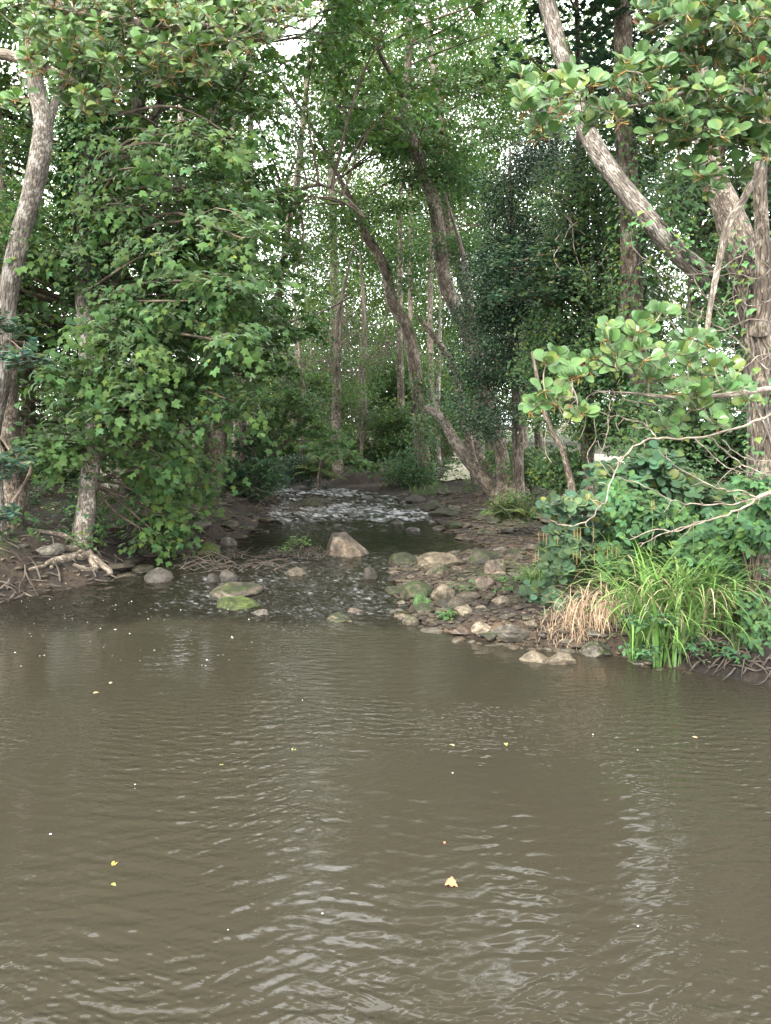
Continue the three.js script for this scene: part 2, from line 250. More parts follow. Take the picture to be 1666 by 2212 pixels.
// fills an ellipsoid given on the plate (centre px, py, depth; radii px, px, metres)
function fill(fo, seed, kind, [px, py, D, rx, ry, rz], n, { color, scale = 1, gap = -0.3, gapF = 1.2, tilt = 0.35, face, front, amt = 0.3, lean = 0 } = {}) {
  const r = rng(seed), c = P(px, py, D), k = mPerPx(D), pts = [];
  for (let i = 0, tries = 0; i < n && tries < n * 6; tries++) {
    const u = V(r() * 2 - 1, r() * 2 - 1, r() * 2 - 1); if (u.lengthSq() > 1) continue;
    const p = V(c.x + u.x * rx * k, c.y + u.y * ry * k, c.z + u.z * rz);
    if (fbm(p.x * gapF, p.y * gapF, p.z * gapF + seed * 0.01, 3) < gap) continue;
    if (sky(p, (kind === 'far' ? 0.5 : 0.15) * scale * F / D, r(), D > 12.5)) continue;
    const yaw = face !== undefined ? face + (r() - 0.5) * 2.4 : r() * 6.283;
    const qq = Q(yaw, (r() - 0.5) * 2 * tilt + 0.1, (r() - 0.5) * 2 * tilt); if (lean) qq.premultiply(Q(0, lean * (0.6 + 0.8 * r())));
    fo.add(kind, p, qq, scale * (0.8 + 0.45 * r()), hue(color ?? GREENS[kind], r, amt));
    if (front) { const l = fo.by.get(kind + '|' + ((fo.n - 1) % VARIANTS)); l.at(-1).front = front + p.z * 0.1; }
    pts.push(p); i++;
  }
  return pts;
}
// twigs from a point on a limb out to some of the sprays
function twigs(from, pts, r0, seed, share = 0.25, sub = 3) {
  const r = rng(seed), gs = []; if (!pts.length) return gs;
  const mid = pts.reduce((a, p) => a.add(p), V()).divideScalar(pts.length), j = (s) => V((r() - 0.5) * s, (r() - 0.5) * s, (r() - 0.5) * s);
  const L = from.distanceTo(mid), knee = from.clone().lerp(mid, 0.5).add(j(L * 0.25)); knee.y += L * 0.08;
  gs.push(stick([from, knee, mid], r0, r0 * 0.45, { seg: 10, radial: 5, seed }));
  pts.filter(() => r() < share).forEach((p, i) => { const a = i % sub ? mid.clone().lerp(knee, r() * 0.7) : mid; const l = a.distanceTo(p); gs.push(stick([a, a.clone().lerp(p, 0.5).add(j(l * 0.35)), p], r0 * 0.34, 0.0035, { seg: 5, radial: 4, seed: i })); });
  return gs;
}
const toBase = (root, g) => g.translate(-root.position.x, -root.position.y, -root.position.z);

// ---------------------------------------------------------------- ground
function axis(stops) { const out = []; for (let i = 0; i < stops.length - 1; i++) { const [a, step] = stops[i], b = stops[i + 1][0], n = Math.max(1, Math.round((b - a) / step)); for (let k = 0; k < n; k++) out.push(a + (b - a) * k / n); } out.push(stops.at(-1)[0]); return out; }
{
  const xs = axis([[-400, 60], [-60, 6], [-20, 1], [-8.5, 0.11], [7, 0.4], [20, 2], [60, 60], [400, 60]]), ds = axis([[-300, 60], [-30, 3], [0, 0.5], [4.5, 0.09], [19, 0.2], [30, 0.8], [60, 20], [200, 100], [600, 100]]);
  const pos = [], uv = [], col = [], idx = [];
  for (const d of ds) for (const x of xs) {
    const z = -d, s = shore(x, z), y = groundY(x, z); pos.push(x, y, z); uv.push(x / 1.3, z / 1.3);
    const a = fbm(x * 0.9, 2, z * 0.9, 4), b = fbm(x * 5, 5, z * 5, 3), green = ss(0.02, 0.2, a + b * 0.4 - (s < 0.7 ? 0.35 : 0) + (d > 21 ? 0.3 : 0)), sand = x > midX(d) && d > 7 && d < 15 && s < 1.6 ? ss(-0.1, 0.2, b + 0.1) : 0, wet = s < 0.12 ? 1 : 0;
    let c = [0.068, 0.054, 0.04]; if (s < 0) c = [0.07, 0.055, 0.035];
    c = [lerp(c[0], 0.17, sand * 0.7), lerp(c[1], 0.13, sand * 0.7), lerp(c[2], 0.095, sand * 0.7)];
    c = [lerp(c[0], 0.07, green), lerp(c[1], 0.105, green), lerp(c[2], 0.03, green)];
    const v = (1 + 0.8 * b) * 0.95; col.push(c[0] * v, c[1] * v, c[2] * v);
  }
  const w = xs.length;
  for (let i = 0; i < ds.length - 1; i++) for (let j = 0; j < w - 1; j++) { const a = i * w + j; idx.push(a, a + 1, a + w, a + 1, a + w + 1, a + w); }
  const g = new THREE.BufferGeometry(); g.setAttribute('position', new THREE.Float32BufferAttribute(pos, 3)); g.setAttribute('uv', new THREE.Float32BufferAttribute(uv, 2)); g.setAttribute('color', new THREE.Float32BufferAttribute(col, 3)); g.setIndex(idx); g.computeVertexNormals();
  const m = new THREE.Mesh(g, M.soil); m.name = 'ground'; m.userData = { kind: 'structure', label: 'dark earth of the wooded stream banks' }; m.castShadow = m.receiveShadow = true; scene.add(m);
}
// ---------------------------------------------------------------- water
const waves = [];
{ const r = rng(42); for (let i = 0; i < 44; i++) { const L = 0.045 * Math.pow(4.2, r()), a = (r() + r() + r() - 1.5) * 0.62 + 0.12, k = 2 * Math.PI / L; waves.push({ kx: Math.sin(a) * k, kz: Math.cos(a) * k, ph: r() * 6.28, amp: 0.0009 * Math.pow(L / 0.1, 0.75), L }); } }
function waterY(x, z) {
  const D = -z, L = level(D), calm = ss(7.0, 8.2, D), rap = ss(13.6, 15.2, D) , flat = ss(10.4, 11.4, D) * (1 - ss(13.2, 14.2, D));
  const gust = clamp(0.7 + 2.0 * fbm(x * 0.55 + 3, 1, z * 0.4, 3), 0.15, 1.7) * (0.5 + 1.25 * Math.exp(-(((x + 0.75 + 0.06 * (D - 5)) / 0.95) ** 2))) * lerp(1, 0.6, ss(1.2, 2.6, x));   // the current runs out of the riffle down the middle of the pool
  let h = 0; const wx = x + 0.07 * fbm(x * 1.7, 6, z * 1.7, 2), wz = z + 0.07 * fbm(x * 1.7 + 9, 2, z * 1.7, 2);
  for (const w of waves) { if (D > 8 && w.L < 0.09) continue; h += w.amp * Math.sin(w.kx * wx + w.kz * wz + w.ph); }
  h *= gust * lerp(0.29, 1.0, calm) * (1 - 0.35 * flat);
  if (calm > 0) h += calm * (1 - flat * 0.6) * (0.045 * fbm(x * 6, 1, z * 5, 4) + (0.075 * rap) * fbm(x * 2.6, 7, z * 3.4, 5));
  return L + h;
}
{
  const rows = [], q = 1.0042; for (let d = 1.5; d < 33; d *= q) rows.push(d);
  const pos = [], uv = [], col = [], idx = [], keep = [], sMin = -0.92, sMax = 0.72, n = 540;
  for (const d of rows) for (let j = 0; j <= n; j++) {
    const x = lerp(sMin, sMax, j / n) * d, z = -d, s = shore(x, z); keep.push(s < 0.5);
    const y = s < 0.5 ? waterY(x, z) : level(d); pos.push(x, y, z); uv.push(x, z);
    const rapid = ss(14.2, 15.5, d) * (1 - ss(21, 24, d)) + 0.4 * ss(7.6, 8.6, d) * (1 - ss(11, 12, d)), f = 0.7 * fbm(x * 1.6, 11, z * 3.2, 3) + 0.95 * fbm(x * 12, 3, z * 20, 3), band = 0.12 * Math.sin(d * 2.1 + x * 0.5) * ss(14, 15, d);
    const foam = rapid > 0.5 ? 0.62 * ss(-0.1, 0.5, f + band) : 0.28 * ss(0.12, 0.6, 0.5 * fbm(x * 2, 5, z * 1.2, 2) + fbm(x * 15, 2, z * 13, 3)) * (rapid > 0.1 && x > -2.6 ? 1 : 0);
    const silt = ss(-0.25, 0.25, fbm(x * 0.8, 21, z * 0.5, 3) + (d - 7.6) * 0.9);       // brown silt hangs in the still pool, the riffles run clear over a dark bed
    const c = [lerp(0.0262, 0.0125, silt), lerp(0.0232, 0.011, silt), lerp(0.0158, 0.0078, silt)];
    col.push(lerp(c[0], 0.72, foam), lerp(c[1], 0.73, foam), lerp(c[2], 0.75, foam));
  }
  const w = n + 1;
  for (let i = 0; i < rows.length - 1; i++) for (let j = 0; j < n; j++) { const a = i * w + j; if (keep[a] || keep[a + 1] || keep[a + w] || keep[a + w + 1]) idx.push(a, a + 1, a + w, a + 1, a + w + 1, a + w); }
  const base = pos.length / 3, bx = axis([[-12, 0.5], [12, 0.5]]), bd = axis([[-16, 0.5], [1.48, 0.5]]); // the pool goes on behind and under the viewpoint
  for (const d of bd) for (const x of bx) { pos.push(x, 0, -d); uv.push(x, -d); col.push(0.0262, 0.0232, 0.0158); }
  for (let i = 0; i < bd.length - 1; i++) for (let j = 0; j < bx.length - 1; j++) { const a = base + i * bx.length + j; idx.push(a, a + 1, a + bx.length, a + 1, a + bx.length + 1, a + bx.length); }
  const g = new THREE.BufferGeometry(); g.setAttribute('position', new THREE.Float32BufferAttribute(pos, 3)); g.setAttribute('uv', new THREE.Float32BufferAttribute(uv, 2)); g.setAttribute('color', new THREE.Float32BufferAttribute(col, 3)); g.setIndex(idx); g.computeVertexNormals();
  const rp = rng(52), small = Array.from({ length: 44 }, () => { const L = 0.028 * Math.pow(4.2, rp()), an = (rp() + rp() + rp() - 1.5) * 0.75 + 0.16, kx = Math.round(Math.sin(an) * 3 / L), kz = Math.round(Math.cos(an) * 3 / L); return [kx * 2 * Math.PI, kz * 2 * Math.PI, rp() * 6.28, Math.pow(L / 0.1, 1.0)]; }), blot = octaves(66, [3, 7, 16], [0.5, 0.3, 0.2]), jig = octaves(67, [5, 12], [0.6, 0.4]);
  const rippleT = tex(1024, (u, v) => { const w = 0.02 * jig(u, v), uu = u + w, vv = v + 0.02 * jig(v, u); let h = 0; for (const [kx, kz, ph, am] of small) h += am * Math.sin(kx * uu + kz * vv + ph); return 0.5 + 0.085 * h * clamp(blot(u, v) * 2.4 - 0.55, 0.1, 1.4); }); rippleT.repeat.set(1 / 3, 1 / 3);
  const mat = new THREE.MeshPhysicalMaterial({ vertexColors: true, roughness: 0.035, ior: 1.33, specularIntensity: 1, bumpMap: rippleT, bumpScale: 0.0075 });
  const m = new THREE.Mesh(g, mat); m.name = 'stream_water'; m.userData = { kind: 'structure', label: 'brown rippled water of the stream and its pool' }; m.receiveShadow = m.castShadow = true; scene.add(m);
}
// ---------------------------------------------------------------- trees
let seedCount = 1000;
function tree(o) {
  const pts = pix(o.trunk), rad = o.trunk.map(([, , D, w]) => w / 2 * mPerPx(D)), first = pts[0].clone(), gy = groundY(first.x + (o.lean ?? 0), first.z), seed = seedCount++;
  const base = V(first.x + (o.lean ?? 0), gy, first.z);
  if (first.y > gy + 0.12) { const foot = base.clone(); foot.y -= 0.12; if (first.y > gy + 0.7) { pts.unshift(foot, foot.clone().lerp(first, 0.28).setY(gy + 0.3)); rad.unshift(rad[0] * 1.55, rad[0] * 1.12); } else { pts.unshift(foot); rad.unshift(rad[0] * 1.45); } } else { pts[0].y = gy - 0.12; }
  const last = pts.at(-1), dir = last.clone().sub(pts.at(-2)).normalize();
  if (o.up) { dir.y = Math.max(dir.y, 0.8); dir.normalize(); const a = last.clone().addScaledVector(dir, o.up * 0.5), b = last.clone().addScaledVector(dir, o.up); b.x += (rng(seed)() - 0.5) * o.up * 0.2; pts.push(a, b); rad.push(rad.at(-1) * 0.62, 0.015); }
  const root = thing(o.name ?? 'woodland_tree', o.label, 'tree', base, o.group), mat = M[o.bark ?? 'barkBrown'];
  part(root, 'trunk', toBase(root, tube(pts, rad, { radial: o.radial ?? 12, lump: o.lump ?? 0.12, seed, moss: o.moss ?? 0 })), mat);
  const frame = smooth(pts, 40).filter((p) => p.y > gy + 0.8);
  for (const l of o.limbs ?? []) { const lp = pix(l), lr = l.map(([, , D, w]) => Math.max(0.006, w / 2 * mPerPx(D))); part(root, 'limb', toBase(root, tube(lp, lr, { radial: 8, lump: 0.12, seed: seed + 3, moss: o.moss ?? 0 })), mat); frame.push(...smooth(lp, 12)); }
  const fo = new Foliage(root), tw = [];
  (o.masses ?? []).forEach((m, i) => {
    const got = fill(fo, seed * 13 + i * 7, m.k, m.e, m.n, m);
    if (m.bare || !got.length) return;
    const c = P(...m.e.slice(0, 3)); let best = frame[0] ?? base, bd = 1e9; for (const q of frame) { const d = q.distanceTo(c) + (q.y > c.y ? 0.8 : 0); if (d < bd) { bd = d; best = q; } }
    tw.push(...twigs(best, got, Math.min(0.05, 0.008 + 0.008 * bd), seed + i * 5, m.share ?? 0.2));
  });
  if (tw.length) part(root, 'twig', toBase(root, mergeGeometries(tw)), o.twigMat ?? M.twig, true);
  fo.build('foliage', o.leafMat ?? M.leaf, o.single ?? 0);
  return { root, pts, rad, frame };
}
// creeper hugging a trunk: leaves all round it and stems over the bark
function ivy(t, from, to, n, { color = GREENS.ivy, spread = 0.1, stems = 0, mat = M.leafGloss, scale = 1 } = {}) {
  const r = rng(seedCount++), curve = new THREE.CatmullRomCurve3(t.pts, false, 'centripetal'), fo = new Foliage(t.root), rr = (u) => { const k = u * (t.rad.length - 1), a = Math.min(t.rad.length - 2, Math.floor(k)); return lerp(t.rad[a], t.rad[a + 1], k - a); };
  for (let i = 0; i < n; i++) { const u = lerp(from, to, r()), a = r() * 6.283, p = curve.getPoint(u), q = rr(u) + spread * r() * (0.6 + 1.2 * Math.max(0, fbm(a * 0.5, u * 9, 3, 2) + 0.3)); fo.add('ivy', p.add(V(Math.sin(a) * q, 0, Math.cos(a) * q)), Q(a, 0, (r() - 0.5) * 0.8), scale * (0.8 + 0.5 * r()), hue(color, r, 0.3)); }
  fo.build('ivy', mat);
  for (let s = 0; s < stems; s++) { const a0 = r() * 6.283, list = []; for (let k = 0; k <= 9; k++) { const u = lerp(from, to, k / 9), a = a0 + 0.9 * Math.sin(k * 0.8 + s) * (0.5 + r()), q = rr(u) * 1.05 + 0.008; list.push(curve.getPoint(u).add(V(Math.sin(a) * q, 0, Math.cos(a) * q))); } part(t.root, 'ivy_stem', toBase(t.root, stick(list, 0.016 + 0.012 * r(), 0.006, { seg: 30, seed: s })), M.barkMid); }
}
const tiers = (seed, list, kind, { n = 13, D = 10.5, dj = 1.2, rz = 0.55, ...o } = {}) => { const r = rng(seed); return list.map(([x, y, rx, ry, d]) => ({ k: kind, e: [x, y, (d ?? D) + (r() - 0.5) * 2 * dj, rx, ry, rz], n, tilt: 0.28, ...o })); };
function scatter(seed, n, x0, y0, x1, y1, rx, ry, ok = () => true) { const r = rng(seed), out = []; let i = 0; while (out.length < n && i++ < n * 9) { const x = lerp(x0, x1, r()), y = lerp(y0, y1, r()); if (ok(x, y)) out.push([x, y, rx * (0.7 + 0.6 * r()), ry * (0.7 + 0.6 * r())]); } return out; }

// --- left bank
const t1 = tree({ label: 'thick brown tree trunk at the left edge, bulging at its foot', bark: 'barkBrown', lump: 0.16, trunk: [[12, 1210, 10.2, 62], [27, 1140, 10.2, 54], [28, 1050, 10.2, 50], [22, 950, 10.2, 46], [16, 850, 10.2, 42], [18, 760, 10.2, 38], [14, 640, 10.5, 34], [2, 480, 11, 30], [-6, 300, 11.4, 26]], up: 5,
  masses: [...tiers(1, [[25, 745, 62, 34], [60, 775, 60, 26], [0, 690, 50, 26], [10, 1010, 36, 30], [35, 990, 36, 22], [10, 1110, 20, 18]], 'alder', { D: 8.4, dj: 0.3, n: 22, color: [0.08, 0.155, 0.085], share: 0.5, rz: 0.3 }), ...tiers(2, scatter(3, 10, -40, 300, 70, 640, 50, 40), 'small', { D: 10.6, n: 16, color: GREENS.syc }), ...tiers(4, scatter(5, 14, -250, -500, 160, 150, 90, 60), 'small', { D: 10.5, n: 22, rz: 1.2 })] });
const t1b = tree({ label: 'leaning grey trunk crossing the bushes at the upper left', bark: 'barkMid', trunk: [[-18, 940, 9.6, 34], [4, 820, 9.5, 36], [18, 640, 9.4, 40], [44, 510, 9.3, 40], [70, 420, 9.2, 40], [88, 330, 9.1, 40], [94, 270, 9.1, 38], [78, 180, 9.2, 34], [72, 60, 9.3, 32], [80, -60, 9.4, 28]], up: 3.5, limbs: [[[94, 280, 9.1, 26], [112, 240, 9.2, 20], [130, 190, 9.4, 14], [150, 120, 9.6, 9]]],
  masses: tiers(6, scatter(7, 9, -120, -420, 260, 40, 90, 50), 'small', { D: 9.4, n: 20, rz: 1 }) });
const lowSyc = [[110, 965, 50, 16], [75, 975, 36, 14], [160, 955, 50, 16], [245, 985, 44, 14, 11], [300, 1080, 60, 18, 11], [330, 1110, 60, 18, 11], [350, 1060, 60, 16, 11.2], [320, 1140, 46, 16, 11], [370, 1120, 40, 14, 11.2], [290, 1030, 50, 16, 11], [345, 1160, 30, 10, 10.9], [95, 965, 40, 18], [400, 1020, 60, 14, 11.5], [355, 985, 60, 20], [425, 1060, 40, 14, 12]];
const t2 = tree({ name: 'sycamore_tree', label: 'ivy-clad sycamore on exposed pale roots at the left waterside', bark: 'barkGrey', lump: 0.18, trunk: [[176, 1210, 10.3, 62], [180, 1160, 10.3, 46], [188, 1080, 10.3, 42], [198, 1000, 10.3, 40], [205, 930, 10.3, 44], [196, 800, 10.4, 44], [186, 640, 10.4, 42], [185, 480, 10.4, 40], [188, 330, 10.5, 38], [190, 200, 10.6, 34]], up: 5, single: 300, moss: 0.1,
  masses: [...tiers(11, scatter(12, 82, 60, 510, 530, 915, 70, 22, (x, y) => x > (y > 640 ? 135 : 100) && (x < 120 || x > 262 || y > 690)), 'syc', { D: 10, dj: 1.1, n: 13, color: GREENS.syc, front: 1, tilt: 0.5, lean: 0.45, gap: -0.02, gapF: 1.5 }), ...tiers(13, scatter(14, 52, 90, 290, 530, 560, 62, 22, (x) => x < 110 || x > 265), 'syc', { D: 10.8, dj: 1.2, n: 11, color: GREENS.syc, tilt: 0.5, lean: 0.4, gap: 0.02, gapF: 1.4 }), ...tiers(15, lowSyc, 'syc', { D: 9.8, dj: 0.2, n: 12, color: GREENS.syc, tilt: 0.5, lean: 0.5, front: 3, rz: 0.4, scale: 1.1 }), ...tiers(16, scatter(17, 26, 60, -520, 480, 220, 120, 46), 'syc', { D: 11, dj: 1.5, n: 18, rz: 1.2 })] });
ivy(t2, 0.55, 0.97, 620, { spread: 0.2, scale: 1.25, stems: 3 });
ivy(t2, 0.06, 0.36, 40, { spread: 0.1, stems: 2 });
const t3 = tree({ label: 'grey forked trunk standing behind the ivy-clad sycamore', bark: 'barkGrey', trunk: [[236, 1010, 13.4, 48], [238, 940, 13.4, 46], [240, 720, 13.4, 42], [236, 560, 13.5, 40], [246, 430, 13.6, 40], [272, 330, 13.7, 36], [292, 250, 13.9, 32], [312, 120, 14, 28], [322, 0, 14, 24]], up: 4, limbs: [[[272, 330, 13.7, 26], [330, 260, 13.8, 20], [352, 200, 14, 16], [372, 60, 14.3, 12]]],
  masses: [...tiers(21, scatter(22, 40, 220, 60, 560, 480, 85, 24), 'syc', { D: 13.4, dj: 1.2, n: 12, color: GREENS.syc }), ...tiers(23, scatter(24, 20, 120, -560, 520, 20, 120, 50), 'small', { D: 14, n: 26, rz: 1.4 }), ...tiers(25, scatter(26, 44, -600, -1050, 500, -110, 150, 90), 'small', { D: 11.5, n: 40, scale: 1.9, rz: 1.3, share: 0.05 })] });
const t4 = tree({ name: 'sycamore_tree', label: 'sycamore with a flared dark foot on the left bank, bright green leaves', bark: 'barkWarm', lump: 0.18, trunk: [[452, 1095, 15.4, 62], [458, 1040, 15.4, 44], [464, 940, 15.4, 40], [466, 850, 15.4, 38], [455, 740, 15.4, 34], [452, 640, 15.5, 32], [462, 480, 15.6, 30], [470, 330, 15.7, 28], [458, 200, 15.8, 26], [452, 60, 16, 24]], up: 5, limbs: [[[470, 330, 15.7, 20], [500, 235, 15.4, 14], [530, 150, 15, 10], [560, 40, 14.8, 7]], [[462, 480, 15.6, 14], [520, 430, 15, 10], [590, 425, 14.4, 8], [640, 412, 14, 7], [690, 400, 13.8, 6], [740, 420, 13.6, 4], [790, 470, 13.4, 3]]],
  masses: [...tiers(31, scatter(32, 58, 380, 340, 640, 830, 62, 18), 'syc', { D: 14.4, dj: 1.0, n: 11, color: GREENS.syc }), ...tiers(33, [[560, 480, 45, 16], [600, 500, 40, 16], [620, 560, 34, 14], [590, 610, 40, 14], [630, 600, 30, 12], [600, 690, 34, 16], [530, 560, 40, 18], [545, 760, 40, 22], [520, 820, 50, 20], [500, 900, 40, 20], [620, 430, 50, 16], [650, 520, 36, 14], [560, 400, 50, 18]], 'syc', { D: 13.8, dj: 0.4, n: 10, color: GREENS.syc }), ...tiers(34, scatter(35, 46, 380, -120, 860, 300, 95, 30), 'syc', { D: 14.6, dj: 1.6, n: 12, color: GREENS.syc, rz: 1 }), ...tiers(36, scatter(37, 16, 300, -560, 560, -100, 120, 50), 'small', { D: 15, n: 24, rz: 1.4 })] });
tree({ label: 'slim pale trunk bending at its foot over the left bank', bark: 'barkGrey', trunk: [[508, 1062, 16.6, 17], [522, 1010, 16.6, 15], [527, 940, 16.6, 13], [524, 880, 16.6, 12], [520, 800, 16.6, 11], [515, 640, 16.8, 10]], up: 3, masses: [...tiers(41, [[520, 1000, 45, 22], [500, 1040, 40, 20], [540, 1050, 40, 20], [560, 1010, 40, 22], [545, 960, 36, 24]], 'bramble', { D: 16, n: 40, scale: 1.6, color: [0.05, 0.12, 0.04] }), ...tiers(42, scatter(43, 8, 480, 600, 580, 860, 60, 30), 'small', { D: 17, n: 16 })] });
tree({ label: 'thin dark stem beside the flared sycamore foot on the left bank', bark: 'barkBrown', trunk: [[488, 1075, 16, 9], [486, 1000, 16, 8], [488, 900, 16, 8], [492, 800, 16, 7]], up: 2.5, masses: tiers(44, scatter(45, 6, 440, 720, 540, 900, 60, 30), 'small', { D: 16.4, n: 16 }) });
// dark wall of bushes behind the left bank
tree({ name: 'understorey_bush', label: 'dark dense bush filling the shade behind the left bank trunks', bark: 'barkBrown', trunk: [[330, 1060, 14.8, 16], [330, 960, 14.8, 10]], up: 2, masses: [...tiers(46, scatter(47, 34, -60, 640, 470, 1010, 95, 44), 'small', { D: 15.4, dj: 0.8, n: 34, color: GREENS.small, rz: 0.9 }), ...tiers(148, scatter(149, 46, -620, 60, -10, 960, 130, 80), 'small', { D: 13.5, dj: 1.5, n: 40, scale: 1.7, color: GREENS.small, rz: 1, share: 0.05 }), ...tiers(48, scatter(49, 10, -60, 940, 400, 1090, 80, 30), 'small', { D: 14, dj: 0.8, n: 20, color: GREENS.small, rz: 0.7 })] });

// --- middle distance
tree({ name: 'sycamore_sapling', label: 'small layered sycamore leaning from the left bank over the rapids', bark: 'barkBrown', trunk: [[556, 1040, 17.6, 14], [580, 985, 17.4, 13], [604, 930, 17.2, 11], [622, 885, 17, 8]], limbs: [[[570, 1010, 17.5, 8], [612, 960, 17.2, 7], [660, 930, 16.9, 5], [720, 905, 16.6, 3]]],
  masses: tiers(51, [[560, 880, 60, 16], [600, 860, 60, 16], [640, 870, 60, 15], [620, 900, 66, 15], [670, 895, 60, 14], [660, 925, 56, 13], [700, 930, 50, 13], [590, 930, 50, 14], [560, 915, 40, 16], [715, 950, 34, 10], [640, 850, 40, 12]], 'syc', { D: 16.8, dj: 0.5, n: 16, color: GREENS.syc, rz: 0.5 }) });
tree({ name: 'sycamore_sapling', label: 'low sycamore spray hanging over the far head of the rapids', bark: 'barkBrown', trunk: [[690, 1030, 19.2, 9], [700, 990, 19.1, 7], [730, 975, 18.9, 5]], masses: tiers(52, [[740, 985, 40, 8], [775, 995, 36, 8], [800, 1008, 26, 7], [720, 970, 34, 9], [690, 960, 30, 12]], 'syc', { D: 18.7, dj: 0.2, n: 12, color: GREENS.syc, rz: 0.3 }) });
tree({ label: 'slender reddish trunk leaning right beside the pale sky gap', bark: 'barkBrown', trunk: [[540, 880, 20.5, 15], [556, 794, 20.5, 15], [588, 713, 20.5, 16], [605, 613, 20.5, 15], [622, 497, 20.6, 14], [645, 363, 20.7, 12], [655, 250, 20.8, 10]], up: 4, limbs: [[[588, 713, 20.5, 7], [640, 690, 20, 5], [700, 672, 19.6, 4], [760, 640, 19.4, 3]]], masses: tiers(53, scatter(54, 16, 500, -60, 800, 330, 80, 30), 'small', { D: 20.5, dj: 1.6, n: 16, color: GREENS.small, rz: 1.2 }) });
tree({ label: 'straight grey trunk far behind, standing against pale green leaves', bark: 'barkGrey', trunk: [[724, 940, 30, 20], [724, 760, 30, 19], [722, 600, 30, 18], [720, 480, 30, 17], [716, 380, 30, 15], [716, 260, 30, 13]], up: 5, masses: tiers(55, scatter(56, 12, 640, 60, 840, 360, 70, 30), 'far', { D: 30, n: 8, color: GREENS.small, rz: 1.6 }) });
const t8 = tree({ label: 'curving mossy trunk rising in the middle of the wood', bark: 'barkWarm', moss: 0.16, trunk: [[916, 1046, 19.4, 44], [914, 1000, 19.4, 34], [908, 930, 19.4, 30], [905, 881, 19.4, 28], [899, 814, 19.4, 27], [889, 747, 19.3, 27], [876, 700, 19.2, 26], [848, 654, 19.1, 25], [838, 597, 19, 23], [816, 547, 18.9, 21], [789, 507, 18.8, 19], [772, 457, 18.7, 15], [749, 414, 18.6, 11]], up: 3,
  masses: [...tiers(61, scatter(62, 12, 700, 260, 900, 480, 66, 24), 'small', { D: 18.6, dj: 1, n: 26, color: GREENS.small }), ...tiers(63, [[880, 620, 36, 26], [870, 560, 40, 20], [930, 940, 34, 30], [880, 990, 30, 24], [900, 1020, 30, 18]], 'small', { D: 18.8, dj: 0.2, n: 14, color: [0.05, 0.11, 0.035] })] });
ivy(t8, 0.02, 0.3, 160, { spread: 0.16, stems: 3,  });
const t9 = tree({ label: 'tall forked trunk leaning left above the middle of the stream', bark: 'barkBrown', moss: 0.06, trunk: [[1092, 1046, 18, 46], [1084, 990, 18, 34], [1062, 900, 18, 32], [1036, 800, 18, 32], [1003, 697, 18, 32], [986, 667, 18, 31], [963, 614, 18, 30], [954, 564, 18, 29], [949, 507, 18, 28], [936, 431, 18, 26], [916, 380, 18, 25], [895, 317, 18, 23], [872, 250, 18, 22], [877, 200, 18, 18], [884, 100, 18, 14], [886, -20, 18.2, 11]], up: 3, limbs: [[[872, 250, 18, 16], [866, 205, 17.8, 15], [849, 167, 17.6, 12], [826, 127, 17.3, 9], [800, 70, 17, 6]], [[872, 268, 18, 9], [830, 245, 17.4, 7], [780, 236, 17, 5], [720, 228, 16.6, 3]], [[893, 320, 18, 8], [868, 292, 17.5, 7], [840, 282, 17.2, 5], [800, 262, 17, 4]]],
  masses: [...tiers(71, scatter(72, 50, 700, -60, 1080, 320, 80, 24), 'syc', { D: 17.2, dj: 1.6, n: 11, color: GREENS.syc, rz: 1 }), ...tiers(73, scatter(74, 26, 840, 280, 1090, 620, 60, 26), 'small', { D: 18.6, dj: 1, n: 14, color: [0.06, 0.13, 0.035] }), ...tiers(75, scatter(76, 10, 880, -480, 1200, -60, 110, 50), 'small', { D: 17.5, n: 24, rz: 1.4 })] });
tree({ label: 'second leaning trunk, thinner, just right of the tall forked one', bark: 'barkBrown', trunk: [[1060, 980, 20, 22], [1040, 800, 20, 20], [1020, 690, 20, 20], [1002, 624, 20, 19], [989, 574, 20, 18], [972, 514, 20, 17], [963, 447, 20, 16], [967, 367, 20, 15], [957, 284, 20, 14], [946, 200, 20, 13], [932, 116, 20, 11], [925, 20, 20, 9]], up: 3, masses: tiers(77, scatter(78, 18, 900, 60, 1130, 460, 70, 26, (x, y) => !(x > 960 && x < 1060 && y > 190 && y < 310)), 'small', { D: 20, dj: 1.4, n: 30, color: GREENS.small }) });
tree({ name: 'broken_snag', label: 'broken leaning snag with a pale splintered tip in mid wood', bark: 'barkWarm', trunk: [[1030, 1040, 18.8, 20], [1015, 960, 18.8, 18], [999, 887, 18.8, 16], [979, 791, 18.8, 15], [945, 737, 18.7, 13], [920, 705, 18.7, 10], [900, 682, 18.6, 5]] });
tree({ name: 'slanting_tree', label: 'double trunk slanting left from the right bank before the bright clearing', bark: 'barkBrown', moss: 0.1, lean: 0, trunk: [[1078, 1072, 17.2, 36], [1045, 1035, 17.3, 30], [1008, 990, 17.5, 26], [975, 940, 17.8, 22], [953, 901, 18.2, 20], [922, 882, 18.8, 14]], limbs: [[[1070, 1062, 17.2, 22], [1052, 1020, 17.4, 18], [1036, 980, 17.6, 16], [1028, 930, 17.8, 14], [1034, 860, 18, 12]]] });
tree({ label: 'upright trunk with dark bark right of the slanting double trunk', bark: 'barkBrown', trunk: [[1092, 1050, 16.2, 40], [1088, 1010, 16.2, 30], [1078, 950, 16.2, 26], [1056, 880, 16.3, 24], [1036, 811, 16.4, 22], [1024, 720, 16.5, 20]], up: 3, masses: tiers(79, scatter(80, 8, 980, 640, 1100, 840, 50, 30), 'holly', { D: 16.2, n: 26 }) });
